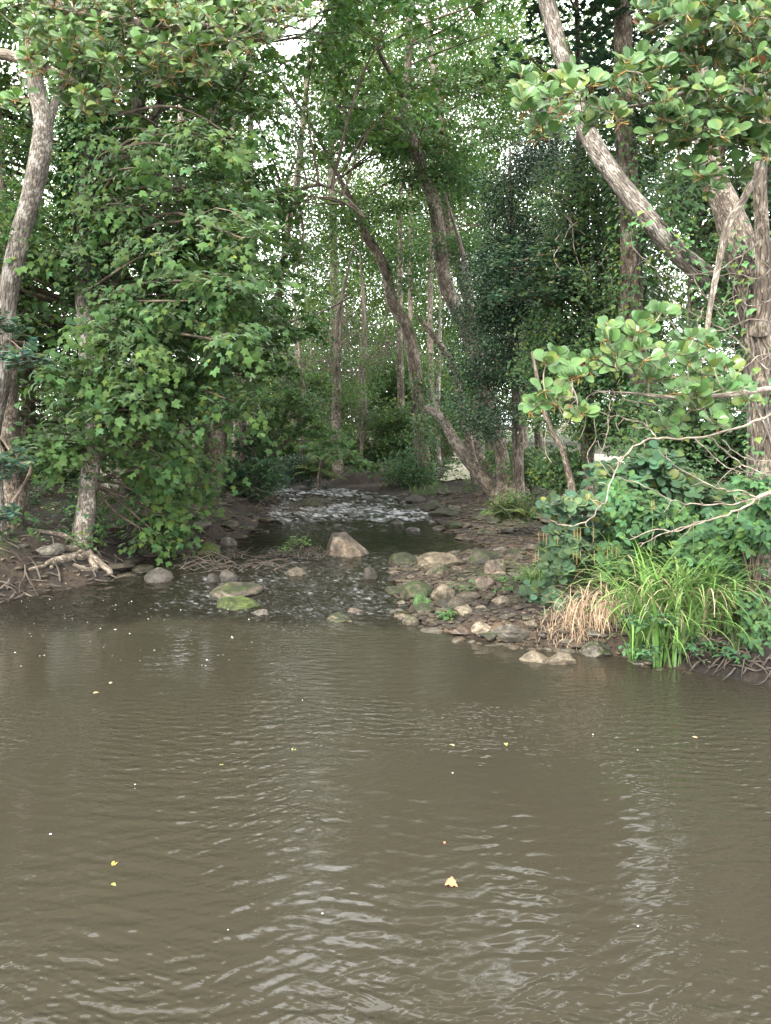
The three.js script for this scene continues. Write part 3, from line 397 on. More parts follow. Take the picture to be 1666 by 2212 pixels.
for (const [x, top, bot, D, w, b, lab] of [
  [866, 560, 1000, 23, 15, 'barkBrown', 'thin straight trunk behind the curving mossy one'], [889, 410, 930, 26, 12, 'barkBrown', 'narrow dark pole trunk above and behind the curving mossy one'], [932, 580, 960, 25, 14, 'barkBrown', 'narrow trunk seen between the curving and the leaning trunks'], [946, 880, 1030, 22, 14, 'barkGrey', 'short-seen grey trunk right of the mossy trunk foot'],
  [728, 850, 1044, 21, 24, 'barkBrown', 'nearly black trunk on the bank at the head of the rapids'], [783, 830, 985, 24, 22, 'barkBrown', 'nearly black trunk set back behind the head of the rapids'], [826, 900, 1000, 27, 12, 'barkBrown', 'thin dark trunk in the deep shade behind the rapids'], [640, 900, 1000, 25, 16, 'barkBrown', 'dark trunk before the bright grass left of the rapids head'], [668, 905, 1010, 26, 12, 'barkBrown', 'thin trunk right of the bright grass gap behind the rapids'], [1130, 860, 1050, 17.2, 26, 'barkBrown', 'dark trunk in the holly shade right of the clearing'], [1165, 820, 1040, 18, 18, 'barkBrown', 'slim dark trunk among the ivy right of the clearing'],
  [545, 60, 860, 22, 14, 'barkBrown', 'tall thin trunk at the left rim of the pale sky gap'], [395, 250, 700, 18, 22, 'barkGrey', 'grey trunk glimpsed through the left sycamore leaves'], [505, 300, 760, 21, 16, 'barkBrown', 'reddish trunk glimpsed right of the flared sycamore'], [60, 560, 900, 14.5, 26, 'barkBrown', 'dark trunk behind the leaning grey one at far left']])
  tree({ label: lab, bark: b, trunk: [[x + 3, bot, D, w * 1.2], [x, lerp(bot, top, 0.3), D, w], [x - 3, lerp(bot, top, 0.65), D, w * 0.92], [x - 1, top, D, w * 0.8]], up: 4, radial: 9, masses: tiers(x, scatter(x + 1, 5, x - 60, top - 150, x + 60, top + 40, 60, 30), 'small', { D, n: 16, color: GREENS.small, rz: 1 }) });
// grey, half-bare thicket across the middle
for (const [x, y, D, lab] of [[650, 800, 21.5, 'grey twiggy half-bare thicket left of middle'], [780, 800, 22, 'grey twiggy half-bare thicket behind the curving trunk'], [720, 720, 24, 'thin pale thicket under the straight far trunk']]) tree({ name: 'twiggy_bush', label: lab, bark: 'barkBrown', trunk: [[x, 980, D, 10], [x + 8, y + 60, D, 8], [x, y, D, 5]], masses: tiers(x * 3, scatter(x * 5, 12, x - 80, y - 70, x + 80, y + 110, 50, 30), 'twiggy', { D, dj: 1, n: 26, color: [0.05, 0.075, 0.04], share: 0.8, rz: 0.8 }) });

for (const [x, y, D, lab] of [[590, 945, 22.5, 'green bush behind the low sycamore left of the rapids head'], [800, 960, 23, 'bush in the shade straight behind the rapids head'], [950, 940, 22.5, 'bush behind the foot of the curving mossy trunk'], [700, 870, 25, 'tall bush under the straight far trunk'], [860, 850, 26, 'tall bush behind the curving mossy trunk']]) tree({ name: 'understorey_bush', label: lab, bark: 'barkBrown', trunk: [[x, 1005, D, 12], [x + 6, y + 20, D, 8]], masses: tiers(x * 7, scatter(x * 11, 10, x - 90, y - 60, x + 90, y + 50, 60, 30), 'small', { D, dj: 0.8, n: 34, scale: 1.3, rz: 0.7, share: 0.1 }) });
for (const [x, y, D, rx, ry, lab] of [[1150, 1005, 15.2, 52, 34, 'ivy-covered bush at the foot of the upright trunks right of the clearing'], [1216, 1010, 12.6, 40, 36, 'low ivy bush under the thin leaning stem'], [1090, 985, 16.8, 30, 24, 'small bush between the trunks at the edge of the clearing']]) tree({ name: 'understorey_bush', label: lab, bark: 'barkBrown', trunk: [[x, y + 40, D, 9], [x + 4, y, D, 6]], masses: [{ k: 'ivy', e: [x, y, D, rx, ry, 0.4], n: 90, tilt: 0.5, face: 0, scale: 1.2, share: 0.1 }, { k: 'small', e: [x, y + 8, D + 0.3, rx, ry, 0.4], n: 40, share: 0.1 }] });
// --- right bank
tree({ name: 'holly_tree', label: 'dark glossy evergreen mass right of the middle', bark: 'barkBrown', leafMat: M.leafGloss, trunk: [[1120, 1040, 14.6, 26], [1118, 900, 14.6, 24], [1110, 700, 14.6, 20], [1105, 500, 14.6, 14]], up: 1.5, masses: [...tiers(81, scatter(82, 44, 1010, 300, 1200, 700, 52, 34, (x, y) => x > 1150 - (y - 250) * 0.4), 'holly', { D: 14.2, dj: 0.9, n: 34, rz: 0.6, color: GREENS.holly }), ...tiers(83, scatter(84, 28, 1000, 660, 1180, 930, 50, 30), 'holly', { D: 14, dj: 0.8, n: 30, rz: 0.6, color: GREENS.holly })] });
const ivyMass = tree({ name: 'ivy_tree', label: 'tree smothered by hanging ivy and bare vines, right of middle', bark: 'barkBrown', trunk: [[1270, 1060, 12.4, 30], [1268, 860, 12.4, 28], [1262, 600, 12.4, 24], [1255, 380, 12.4, 18], [1250, 200, 12.4, 14]], up: 3,
  masses: [...tiers(85, scatter(86, 60, 1170, 330, 1420, 720, 56, 34), 'ivy', { D: 11.9, dj: 0.7, n: 30, rz: 0.5, color: GREENS.ivy, face: 0, tilt: 0.5 }), ...tiers(87, scatter(88, 44, 1150, 700, 1420, 945, 56, 32, (x, y) => x > 1240 || y < 900), 'ivy', { D: 12.1, dj: 0.7, n: 28, rz: 0.5, color: GREENS.ivy, face: 0, tilt: 0.5 }), ...tiers(89, scatter(90, 12, 1090, 500, 1260, 640, 40, 22), 'alder', { D: 11.2, dj: 0.3, n: 18, color: [0.062, 0.128, 0.055], rz: 0.3 }), ...tiers(91, scatter(92, 26, 1150, -380, 1420, 330, 70, 36), 'alder', { D: 11.6, dj: 0.9, n: 26, color: [0.045, 0.1, 0.05], rz: 0.7 })] });
{ const r = rng(501); for (let i = 0; i < 34; i++) { const x = lerp(1180, 1430, r()), y = lerp(380, 900, r()), D = 11.2 + r() * 0.4, list = []; let a = x, b = y; for (let k = 0; k < 6; k++) { list.push(P(a, b, D + 0.1 * (r() - 0.5))); a += (r() - 0.5) * 44; b += 10 + r() * 30; } part(ivyMass.root, 'vine', toBase(ivyMass.root, stick(list, 0.009, 0.005, { seg: 16, seed: i })), M.barkPale); } }
const t16 = tree({ label: 'straight furrowed trunk hung with ivy behind the leaning alder', bark: 'barkWarm', trunk: [[1408, 1080, 10.2, 58], [1400, 960, 10.2, 50], [1385, 820, 10.2, 46], [1364, 690, 10.2, 44], [1362, 560, 10.2, 42], [1358, 420, 10.2, 40], [1352, 250, 10.2, 38], [1346, 100, 10.2, 36], [1344, 0, 10.2, 34]], up: 5, masses: [...tiers(95, scatter(96, 22, 1220, -300, 1440, 300, 60, 34), 'alder', { D: 10.4, dj: 0.8, n: 22, color: [0.048, 0.11, 0.05], rz: 0.6 }), ...tiers(197, scatter(198, 44, 920, -1050, 1900, -160, 150, 90), 'small', { D: 10.5, n: 40, scale: 1.9, rz: 1.3, share: 0.05 })] });
ivy(t16, 0.3, 0.66, 150, { spread: 0.16, stems: 6,  });
ivy(t16, 0.02, 0.3, 120, { spread: 0.12, stems: 5,  });
const t14 = tree({ name: 'alder_tree', label: 'leaning grey alder with a mossy back curving up to the top right', bark: 'barkMid', moss: 0.12, radial: 16, lump: 0.1, trunk: [[1660, 1080, 7.4, 64], [1648, 900, 7.3, 59], [1636, 760, 7.2, 55], [1600, 668, 7.1, 49], [1540, 608, 7, 44], [1464, 547, 6.9, 42], [1404, 477, 6.8, 41], [1337, 393, 6.8, 39], [1285, 317, 6.8, 38], [1252, 240, 6.8, 36], [1228, 160, 6.8, 35], [1205, 90, 6.8, 35], [1181, 0, 6.9, 35], [1150, -110, 7, 32]], up: 3,
  masses: tiers(97, scatter(98, 16, 1050, -560, 1420, -130, 110, 50), 'alder', { D: 7.2, n: 30, rz: 0.9 }) });
ivy(t14, 0.3, 0.47, 26, { spread: 0.12, stems: 3, scale: 0.9 });
const t15 = tree({ name: 'alder_tree', label: 'thick trunk at the right edge wrapped in pale ropes of ivy', bark: 'barkBrown', radial: 16, lump: 0.14, trunk: [[1660, 1130, 6.7, 84], [1656, 1000, 6.7, 66], [1652, 860, 6.7, 64], [1642, 740, 6.7, 66], [1622, 620, 6.7, 67], [1592, 520, 6.7, 62], [1562, 430, 6.7, 52], [1540, 380, 6.7, 47], [1520, 280, 6.8, 42], [1508, 120, 6.9, 39], [1500, 0, 7, 35]], up: 4, limbs: [[[1640, 720, 6.6, 40], [1650, 600, 6.4, 34], [1645, 480, 6.2, 30], [1642, 400, 6.1, 28], [1650, 250, 6, 24], [1640, 80, 6, 20]]],
  masses: [...tiers(101, scatter(102, 20, 1400, -520, 1760, 120, 110, 50), 'alder', { D: 7.4, dj: 0.8, n: 26, rz: 0.8 })] });
ivy(t15, 0.05, 0.5, 70, { spread: 0.07, stems: 13, scale: 0.9 });
tree({ name: 'understorey_bush', label: 'deep shaded bush between the two right-hand trunks', bark: 'barkBrown', trunk: [[1500, 1080, 9.6, 20], [1498, 900, 9.6, 16], [1492, 700, 9.6, 10]], up: 1, masses: [...tiers(103, scatter(104, 40, 1400, 380, 1720, 980, 60, 40), 'ivy', { D: 9.4, dj: 0.8, n: 26, rz: 0.5, color: GREENS.ivy, face: 0, tilt: 0.5, scale: 1.1 }), ...tiers(155, scatter(156, 40, 1690, 0, 2250, 1000, 130, 80), 'small', { D: 9.8, dj: 1.2, n: 40, scale: 1.5, color: [0.04, 0.09, 0.03], rz: 0.9, share: 0.05 }), ...tiers(105, scatter(106, 26, 1400, 860, 1720, 1120, 60, 26), 'bramble', { D: 8.6, dj: 0.5, n: 20, color: GREENS.bramble })] });
tree({ name: 'slim_tree', label: 'thin black leaning stem in the shade right of the clearing', bark: 'barkBrown', trunk: [[1236, 1060, 11, 16], [1226, 1010, 11, 14], [1216, 975, 11, 13], [1192, 930, 11, 11], [1172, 870, 11.1, 9], [1150, 760, 11.4, 7]] });

// --- the wood beyond, one mass
function wood(name, label, seed, boxes) {
  const root = new THREE.Group(); root.name = name; root.userData = { label, category: 'trees', kind: 'stuff' }; scene.add(root);
  const fo = new Foliage(root); boxes.forEach((b, i) => fill(fo, seed + i, 'far', b.e, b.n, b)); fo.build('foliage', M.leaf);
  return root;
}
wood('far_wood', 'distant leafy wood filling the gaps behind the trunks', 7000, [
  { e: [300, 560, 34, 420, 430, 2], n: 1500, color: GREENS.small, gap: -0.1, gapF: 0.35 }, { e: [820, 560, 36, 400, 380, 2], n: 2300, color: GREENS.small, gap: -0.18, gapF: 0.3, scale: 1.1 }, { e: [1380, 540, 44, 480, 420, 2], n: 2200, color: GREENS.small, gap: -0.2, gapF: 0.35, scale: 1.2 },
  { e: [820, 180, 28, 480, 330, 2], n: 1300, color: GREENS.small, gap: -0.1, gapF: 0.35 }, { e: [200, 60, 24, 400, 330, 2], n: 600, color: GREENS.small, gap: -0.08, gapF: 0.4 }, { e: [1400, 60, 40, 420, 330, 2], n: 1100, color: GREENS.small, gap: -0.12, gapF: 0.4 },
  { e: [820, 640, 28, 330, 230, 2], n: 500, color: GREENS.small, gap: 0.0, gapF: 0.5 }, { e: [820, 870, 44, 1100, 90, 4], n: 1800, color: GREENS.small, gap: -0.35 }, { e: [820, 740, 62, 1400, 280, 5], n: 3200, color: GREENS.small, gap: -0.2, scale: 1.7 }, { e: [500, 890, 27, 300, 90, 2], n: 400, color: GREENS.small, gap: -0.2 }, { e: [930, 860, 27, 120, 90, 2], n: 220, color: GREENS.small, gap: -0.2 }]);
// ---------------------------------------------------------------- near alder boughs reaching into the picture
const zoomA = (list, ox, oy, s) => list.map(([x, y]) => [(ox + x / s) * 0.8677, (oy + y / s) * 0.8677]);
function bough(o) {
  const root = thing('alder_tree', o.label, 'tree', o.base), r = rng(o.seed), tint = (p) => { const t = r(); return t < 0.012 ? [0.2, 0.09, 0.04] : t < 0.2 ? [0.17, 0.24, 0.05] : hue(o.color, r, 0.22); };
  part(root, 'trunk', toBase(root, tube(o.trunk, o.trunkR, { radial: 12, seed: o.seed })), M.barkGrey);
  for (const l of o.limbs) part(root, 'limb', toBase(root, stick(l.pts, l.r0, l.r1, { radial: 7, seg: 26, seed: o.seed })), M.barkPale);
  for (const l of o.bare ?? []) { // kinked bare twigs with little side shoots
    const line = smooth(pix(l.px, l.D), l.px.length * 3).map((p, i, q) => i && i < q.length - 1 ? p.add(V((r() - 0.5) * 0.009, (r() - 0.5) * 0.009, (r() - 0.5) * 0.03)) : p), r0 = (l.r ?? 0.007) * 0.68;
    const m = part(root, 'bare_twig', toBase(root, stick(line, r0, 0.0018, { seg: line.length * 2, lump: 0.25, texM: 0.2, seed: o.seed + l.px[0][0] })), M.barkPale), shoots = [];
    for (let k = 2; k < line.length - 1; k += 2 + Math.floor(r() * 2)) { const d = V(-0.6 * r(), r() - 0.45, r() - 0.5).normalize(), s = 0.03 + 0.1 * r() * r(), p = line[k]; shoots.push(stick([p, p.clone().addScaledVector(d, s * 0.5).add(V((r() - 0.5) * 0.015, (r() - 0.5) * 0.015, 0)), p.clone().addScaledVector(d, s)], 0.0022, 0.0011, { seg: 4, radial: 4 })); }
    if (shoots.length) part(m, 'side_shoot', toBase(root, mergeGeometries(shoots)), M.barkPale, true);
  }
  const nodes = o.limbs.flatMap((l) => smooth(l.pts, 14).slice(o.skip ?? 5)), leaves = [], tw = [], bits = [];
  const tips = o.tips.flatMap((t, i) => i % 2 && i < 130 ? [t, [t[0] + (r() - 0.5) * 34, t[1] + (r() - 0.5) * 26, t[2]]] : [t]).map(([x, y, d]) => P(x, y, (d ?? o.D) + (r() - 0.5) * 2 * o.dj));
  tips.map((p) => ({ p, d: Math.min(...nodes.map((n) => n.distanceTo(p))) })).sort((a, b) => a.d - b.d).forEach(({ p }, i) => {
    let best = nodes[0], bd = 1e9; for (const n of nodes) { const d = n.distanceTo(p); if (d < bd) { bd = d; best = n; } }
    const mid = best.clone().lerp(p, 0.55).add(V((r() - 0.5) * bd * 0.35, (r() - 0.3) * bd * 0.3, (r() - 0.5) * bd * 0.35));
    tw.push(stick([best, mid, p], clamp(0.0022 + bd * 0.006, 0.002, 0.006), 0.0018, { seg: 6, radial: 4, seed: i })); nodes.push(mid, p);
    const axis = p.clone().sub(mid).normalize(), n = 6 + Math.floor(r() * 4), a0 = r() * 6.28;
    for (let k = 0; k < n; k++) {
      const a = a0 + k * 2.4, out = V(Math.cos(a), (r() - 0.3) * 1.2, Math.sin(a) * 0.6).addScaledVector(axis, 0.4).add(V(0, 0.25, 0.12)).normalize(), s = o.size * (0.62 + 0.62 * r());
      const nrm = V((r() - 0.5) * 0.9, 0.75 + 0.3 * r(), 0.95 + (r() - 0.5) * 0.9).addScaledVector(out, -0.25).normalize(), x = V().crossVectors(nrm, out).normalize(), y = V().crossVectors(out, x), q = new THREE.Quaternion().setFromRotationMatrix(new THREE.Matrix4().makeBasis(x, y, out));
      const foot = p.clone().addScaledVector(axis, -0.03 * r()).addScaledVector(out, 0.018);
      bits.push(stick([p.clone().addScaledVector(axis, -0.02), foot], 0.0013, 0.0011, { seg: 2, radial: 3, color: [0.9, 1.0, 0.45] }));
      leaves.push({ pos: foot.sub(root.position), q, s, c: tint(p), near: p.distanceTo(camera.position) });
    }
    if (r() < 0.55) for (let k = 0; k < 3; k++) { const d = V((r() - 0.5), -0.4 + r() * 0.6, (r() - 0.5)).normalize(); bits.push(stick([p, p.clone().addScaledVector(d, 0.022), p.clone().addScaledVector(d, 0.04)], 0.0028, 0.002, { seg: 3, radial: 4, color: [1.5, 1.05, 0.42] })); }
  });
  part(root, 'twig', toBase(root, mergeGeometries(tw)), M.barkPale, true);
  part(root, 'stalk_and_catkin', toBase(root, mergeGeometries(bits)), M.barkPale, true);
  if (o.crown) { const fo = new Foliage(root), tw2 = []; o.crown.forEach(([x, y, z, rx, ry, rz, n], ci) => { const rr = rng(o.seed + 50 + ci), got = []; for (let i = 0; i < n; i++) { const u = V(rr() * 2 - 1, rr() * 2 - 1, rr() * 2 - 1); if (u.lengthSq() > 1) continue; const p = V(x + u.x * rx, y + u.y * ry, z + u.z * rz); fo.add('alder', p, Q(rr() * 6.28, (rr() - 0.5) * 0.7, (rr() - 0.5) * 0.7), 1.2 + 0.5 * rr(), hue(o.color, rr, 0.3)); got.push(p); } tw2.push(...twigs(o.trunk.at(-2), got, 0.03, o.seed + ci, 0.08)); }); fo.build('foliage', M.leaf); part(root, 'twig', toBase(root, mergeGeometries(tw2)), M.twig, true); }
  leaves.sort((a, b) => b.s / b.near - a.s / a.near);
  const own = leaves.slice(0, o.own), rest = leaves.slice(o.own);
  for (const l of own) { const m = part(root, 'leaf', tinted('alder', l.c, 1), M.leafVein); m.position.copy(l.pos); m.quaternion.copy(l.q); m.scale.setScalar(l.s); }
  if (rest.length) { const im = new THREE.InstancedMesh(plain(LEAF.alder.clone()), M.leafVein, rest.length), c = new THREE.Color(); im.name = 'foliage'; im.userData.kind = 'stuff'; im.castShadow = im.receiveShadow = true; rest.forEach((l, i) => { im.setMatrixAt(i, new THREE.Matrix4().compose(l.pos, l.q, V(l.s, l.s, l.s))); im.setColorAt(i, c.setRGB(...l.c)); }); root.add(im); }
  return root;
}
const inPoly = (pg, x, y) => { let c = false; for (let i = 0, j = pg.length - 1; i < pg.length; j = i++) if ((pg[i][1] > y) !== (pg[j][1] > y) && x < pg[i][0] + (y - pg[i][1]) / (pg[j][1] - pg[i][1]) * (pg[j][0] - pg[i][0])) c = !c; return c; };
function fillPoly(pg, n, seed, gap = 13) { const r = rng(seed), xs = pg.map((p) => p[0]), ys = pg.map((p) => p[1]), out = []; for (let t = 0; out.length < n && t < n * 40; t++) { const x = lerp(Math.min(...xs), Math.max(...xs), r()), y = lerp(Math.min(...ys), Math.max(...ys), r()); if (inPoly(pg, x, y) && out.every(([a, b]) => Math.hypot(a - x, b - y) > gap)) out.push([x, y]); } return out; }
const midTips = zoomA([[370, 700], [430, 690], [360, 860], [300, 960], [430, 840], [500, 800], [560, 790], [350, 960], [420, 940], [580, 1000], [600, 960], [540, 720], [640, 680], [740, 510], [700, 560], [760, 560], [800, 540], [860, 560], [920, 470], [900, 520], [960, 510], [1010, 400], [1070, 440], [740, 620], [830, 640], [900, 620], [980, 620], [1050, 650], [1150, 560], [1220, 550], [1150, 660], [1220, 690], [880, 760], [960, 790], [1030, 770], [1130, 790], [1170, 850], [1270, 860], [1330, 880], [1300, 600], [1340, 700], [1400, 740], [1420, 860], [1500, 850], [1440, 920], [1520, 890], [1100, 880], [1040, 1060], [1120, 1070], [1200, 960], [1280, 960], [1330, 1050], [1360, 1080], [1240, 760], [1000, 710], [930, 690], [780, 690], [690, 720], [620, 760], [300, 930], [460, 760], [820, 720], [1060, 840], [1230, 880]], 1200, 600, 2.314).map(([x, y]) => [x, y, 3.5]);
const topArm = zoomA([[40, 480], [80, 580], [60, 650], [60, 740], [130, 700], [140, 580], [180, 520], [210, 640], [250, 590], [300, 540], [350, 480], [400, 470], [420, 530], [370, 600], [300, 680], [350, 700], [430, 650], [490, 560], [200, 770], [140, 830], [130, 890], [200, 870], [270, 890], [240, 790], [330, 770], [450, 810], [500, 740], [560, 700], [600, 720], [650, 740], [690, 800], [530, 820], [640, 560], [700, 540], [700, 400], [730, 460], [770, 400], [820, 390], [860, 450], [780, 490], [900, 490], [740, 640], [800, 620], [870, 570], [1100, 960], [1060, 930], [960, 890], [880, 880], [1150, 900], [1160, 1050], [1150, 1100], [1250, 1020], [1300, 1130], [1250, 1170], [1400, 1100], [1430, 1170], [1280, 1230], [1220, 1150], [1420, 950], [1500, 930], [1560, 960], [1640, 1020], [1600, 880]], 1280, 0, 2.603).map(([x, y]) => [x, y, 3.5]);
const topMass = fillPoly([[1395, -40], [1700, -60], [1700, 330], [1600, 330], [1540, 320], [1440, 305], [1410, 260], [1440, 200], [1420, 110], [1380, 60]], 250, 61, 9.5).map(([x, y]) => [x, y, 3.5]);
const RB = V(4.5, groundY(4.5, -4.9), -4.9);
bough({ label: 'near alder reaching in from the right with large round leaves and bare pale twigs', base: RB, seed: 601, color: [0.1, 0.205, 0.055], size: 0.05, D: 3.5, dj: 0.28, own: 300, skip: 6, more: 1,
  trunk: [V(4.5, RB.y - 0.15, -4.9), V(4.45, 1.6, -4.8), V(4.3, 3.2, -4.7), V(4.35, 5.2, -4.6), V(4.2, 7.5, -4.5)], trunkR: [0.2, 0.15, 0.13, 0.1, 0.04],
  limbs: [{ pts: [V(4.3, 3.3, -4.7), V(3.2, 3.6, -4.2), P(1720, 250, 3.7), P(1620, 200, 3.6), P(1520, 190, 3.5), P(1400, 225, 3.5), P(1290, 235, 3.5)], r0: 0.03, r1: 0.004 }, { pts: [V(4.45, 1.75, -4.8), V(3.0, 2.0, -4.2), P(1690, 840, 3.6), P(1600, 850, 3.5), P(1480, 860, 3.5), P(1370, 850, 3.5), P(1290, 845, 3.5)], r0: 0.022, r1: 0.003 }, { pts: [V(4.4, 3.0, -4.75), V(3.0, 3.4, -4.3), P(1664, 330, 3.9), P(1631, 383, 3.9), P(1605, 433, 3.9), P(1571, 487, 3.9), P(1556, 550, 3.9), P(1544, 610, 3.9), P(1533, 671, 3.9), P(1527, 723, 3.9)], r0: 0.024, r1: 0.011 }, { pts: [V(4.5, 1.3, -4.85), V(3.2, 1.5, -4.3), P(1720, 1050, 3.7), P(1666, 1064, 3.6), P(1630, 1078, 3.55)], r0: 0.02, r1: 0.009 }],
  bare: [{ px: [[1700, 880], [1667, 896], [1597, 922], [1529, 941], [1473, 948], [1417, 946], [1379, 960], [1342, 990], [1325, 1030], [1304, 1084], [1297, 1096], [1271, 1122], [1232, 1137], [1203, 1133], [1188, 1122]], D: 3.4, r: 0.009 }, { px: [[1638, 1075], [1596, 1088], [1553, 1089], [1489, 1089], [1446, 1079], [1382, 1045], [1339, 1032]], D: 3.5 }, { px: [[1634, 1075], [1604, 1062], [1561, 1058], [1510, 1037], [1450, 998], [1436, 975]], D: 3.5 }, { px: [[1660, 1066], [1638, 1079], [1596, 1101], [1553, 1118], [1489, 1135], [1425, 1156], [1382, 1182]], D: 3.45, r: 0.008 }, { px: [[1523, 1126], [1467, 1146], [1416, 1146], [1358, 1167]], D: 3.4, r: 0.005 }, { px: [[1417, 946], [1405, 925], [1380, 912], [1340, 900], [1310, 895], [1285, 880]], D: 3.4, r: 0.005 }, { px: [[1529, 941], [1567, 975], [1620, 1010], [1680, 1030]], D: 3.5, r: 0.006 }, { px: [[1560, 950], [1600, 985], [1640, 995], [1690, 990]], D: 3.5, r: 0.005 }, { px: [[1500, 945], [1540, 985], [1555, 1000], [1600, 1020], [1690, 1018]], D: 3.5, r: 0.005 }, { px: [[1433, 877], [1390, 872], [1343, 862], [1283, 843]], D: 3.45, r: 0.005 }, { px: [[1320, 870], [1315, 892], [1312, 933], [1297, 990], [1319, 1027]], D: 3.4, r: 0.004 }, { px: [[1640, 520], [1616, 543], [1586, 562], [1548, 585], [1499, 592], [1447, 594], [1391, 562], [1372, 540], [1361, 500]], D: 4, r: 0.007 }, { px: [[1660, 800], [1616, 761], [1574, 720], [1511, 682], [1454, 648], [1421, 594]], D: 4, r: 0.007 }, { px: [[1690, 560], [1640, 600], [1590, 590], [1540, 600]], D: 4, r: 0.006 }, { px: [[1690, 700], [1620, 690], [1560, 712], [1500, 706]], D: 4, r: 0.006 }, { px: [[1680, 640], [1625, 660], [1590, 640], [1560, 660]], D: 3.9, r: 0.005 }, { px: [[1499, 592], [1520, 640], [1545, 660], [1570, 700], [1600, 790]], D: 4, r: 0.005 }, { px: [[1690, 760], [1640, 770], [1600, 800], [1570, 830]], D: 3.8, r: 0.005 }, { px: [[1520, 665], [1510, 700], [1530, 735], [1520, 780]], D: 3.7, r: 0.004 }, { px: [[1690, 460], [1630, 500], [1600, 560], [1585, 620], [1600, 700]], D: 4, r: 0.005 }],
  crown: [[4.4, 7.4, -5.6, 1.9, 1.9, 2.4, 1500], [2.4, 8.0, -7.6, 1.9, 1.4, 2.2, 1100]],
  tips: [...midTips, ...topArm, ...topMass] });
const leftTips = [...fillPoly([[60, -30], [720, -30], [670, 40], [640, 76], [560, 100], [500, 150], [440, 190], [400, 150], [330, 135], [240, 145], [130, 170], [70, 150], [50, 110]], 250, 71, 9.5), ...fillPoly([[55, 100], [150, 95], [180, 150], [90, 185], [55, 180]], 14, 72, 13), ...fillPoly([[110, 190], [240, 150], [270, 160], [250, 245], [200, 262], [150, 235]], 26, 73, 13), ...fillPoly([[-10, 205], [60, 205], [50, 245], [-10, 240]], 6, 74, 12), ...fillPoly([[320, 130], [410, 150], [400, 180], [360, 215], [320, 180]], 11, 75, 13), ...fillPoly([[-20, -30], [80, -30], [60, 30], [-20, 20]], 6, 76, 14)];
const LB = V(-8.6, groundY(-8.6, -4.6), -4.6);
bough({ label: 'near alder reaching in at the top left with bright round leaves', base: LB, seed: 701, color: [0.11, 0.215, 0.045], size: 0.047, D: 4.2, dj: 0.35, own: 300, skip: 8,
  trunk: [V(-8.6, LB.y - 0.15, -4.6), V(-8.4, 1.8, -4.6), V(-8.1, 3.4, -4.5), V(-8, 6, -4.4), V(-7.8, 8.5, -4.4)], trunkR: [0.24, 0.17, 0.15, 0.11, 0.04],
  limbs: [{ pts: [V(-8.1, 3.3, -4.5), V(-6.2, 4.3, -4.4), V(-4, 4.7, -4.3), P(40, -20, 4.3), P(200, 30, 4.25), P(360, 60, 4.2), P(520, 50, 4.2), P(660, 30, 4.2)], r0: 0.06, r1: 0.004 }, { pts: [V(-8.2, 3.0, -4.5), V(-6, 3.8, -4.3), V(-4, 4.1, -4.2), P(20, 120, 4.2), P(110, 150, 4.2), P(180, 190, 4.2), P(220, 225, 4.2)], r0: 0.05, r1: 0.003 }],
  crown: [[-6.6, 7.4, -5.4, 2.4, 1.7, 2.2, 1000], [-8.8, 3.2, -6.6, 1.3, 2.6, 2.2, 1100], [-9.4, 2.6, -3.4, 1.1, 2.2, 2.2, 800], [-7.8, 4.4, -9.0, 1.8, 2.2, 1.8, 900]],
  tips: leftTips });

// ---------------------------------------------------------------- stones
const STONE = { tan: [0.2, 0.172, 0.125], brown: [0.135, 0.115, 0.084], grey: [0.16, 0.152, 0.13], red: [0.17, 0.136, 0.108], dark: [0.07, 0.062, 0.052], pale: [0.38, 0.33, 0.26] };
function stoneShape(seed, { cuts = 7, lump = 0.22, color = 'brown', moss = 0, detail = 6, flat = 1, mossC = [0.06, 0.085, 0.018] } = {}) {
  let g = new THREE.IcosahedronGeometry(1, detail); g.deleteAttribute('uv'); g.deleteAttribute('normal'); g = mergeVertices(g, 1e-4);
  const r = rng(seed), planes = []; for (let i = 0; i < cuts; i++) { const n = V(r() - 0.5, (r() - 0.5) * 1.2, r() - 0.5).normalize(); planes.push([n, 0.58 + 0.25 * r()]); }
  const p = g.attributes.position, v = V();
  for (let i = 0; i < p.count; i++) { v.fromBufferAttribute(p, i); v.multiplyScalar(1 + lump * 1.6 * fbm(v.x * 1.1 + seed, v.y * 1.1, v.z * 1.1, 2)); for (const [n, d] of planes) { const k = v.dot(n) - d; if (k > 0) v.addScaledVector(n, -k * 0.93); } v.multiplyScalar(1 + 0.09 * fbm(v.x * 4 + seed, v.y * 4, v.z * 4, 3)); v.y *= flat; p.setXYZ(i, v.x, v.y, v.z); }
  g.computeVertexNormals();
  g = boxUV(g, 0.42, seed * 0.13);
  const c = STONE[color];
  return paint(g, (x, y, z, ny) => { const k = (1 + 0.5 * fbm(x * 1.7 + seed, y * 1.7, z * 1.7, 3)) * 1.75, mo = moss ? ss(-0.02, 0.06, fbm(x * 2.6, y * 2.6 + seed, z * 2.6, 4) + moss - 0.6 + 0.45 * (y > -0.1 ? 1 : -1) * Math.abs(ny)) : 0, mv = 1.15 * (1 + 0.9 * fbm(x * 9, y * 9, z * 9 + seed, 3)); return [lerp(c[0] * k, mossC[0] * mv, mo), lerp(c[1] * k, mossC[1] * mv, mo), lerp(c[2] * k, mossC[2] * mv, mo)]; });
}
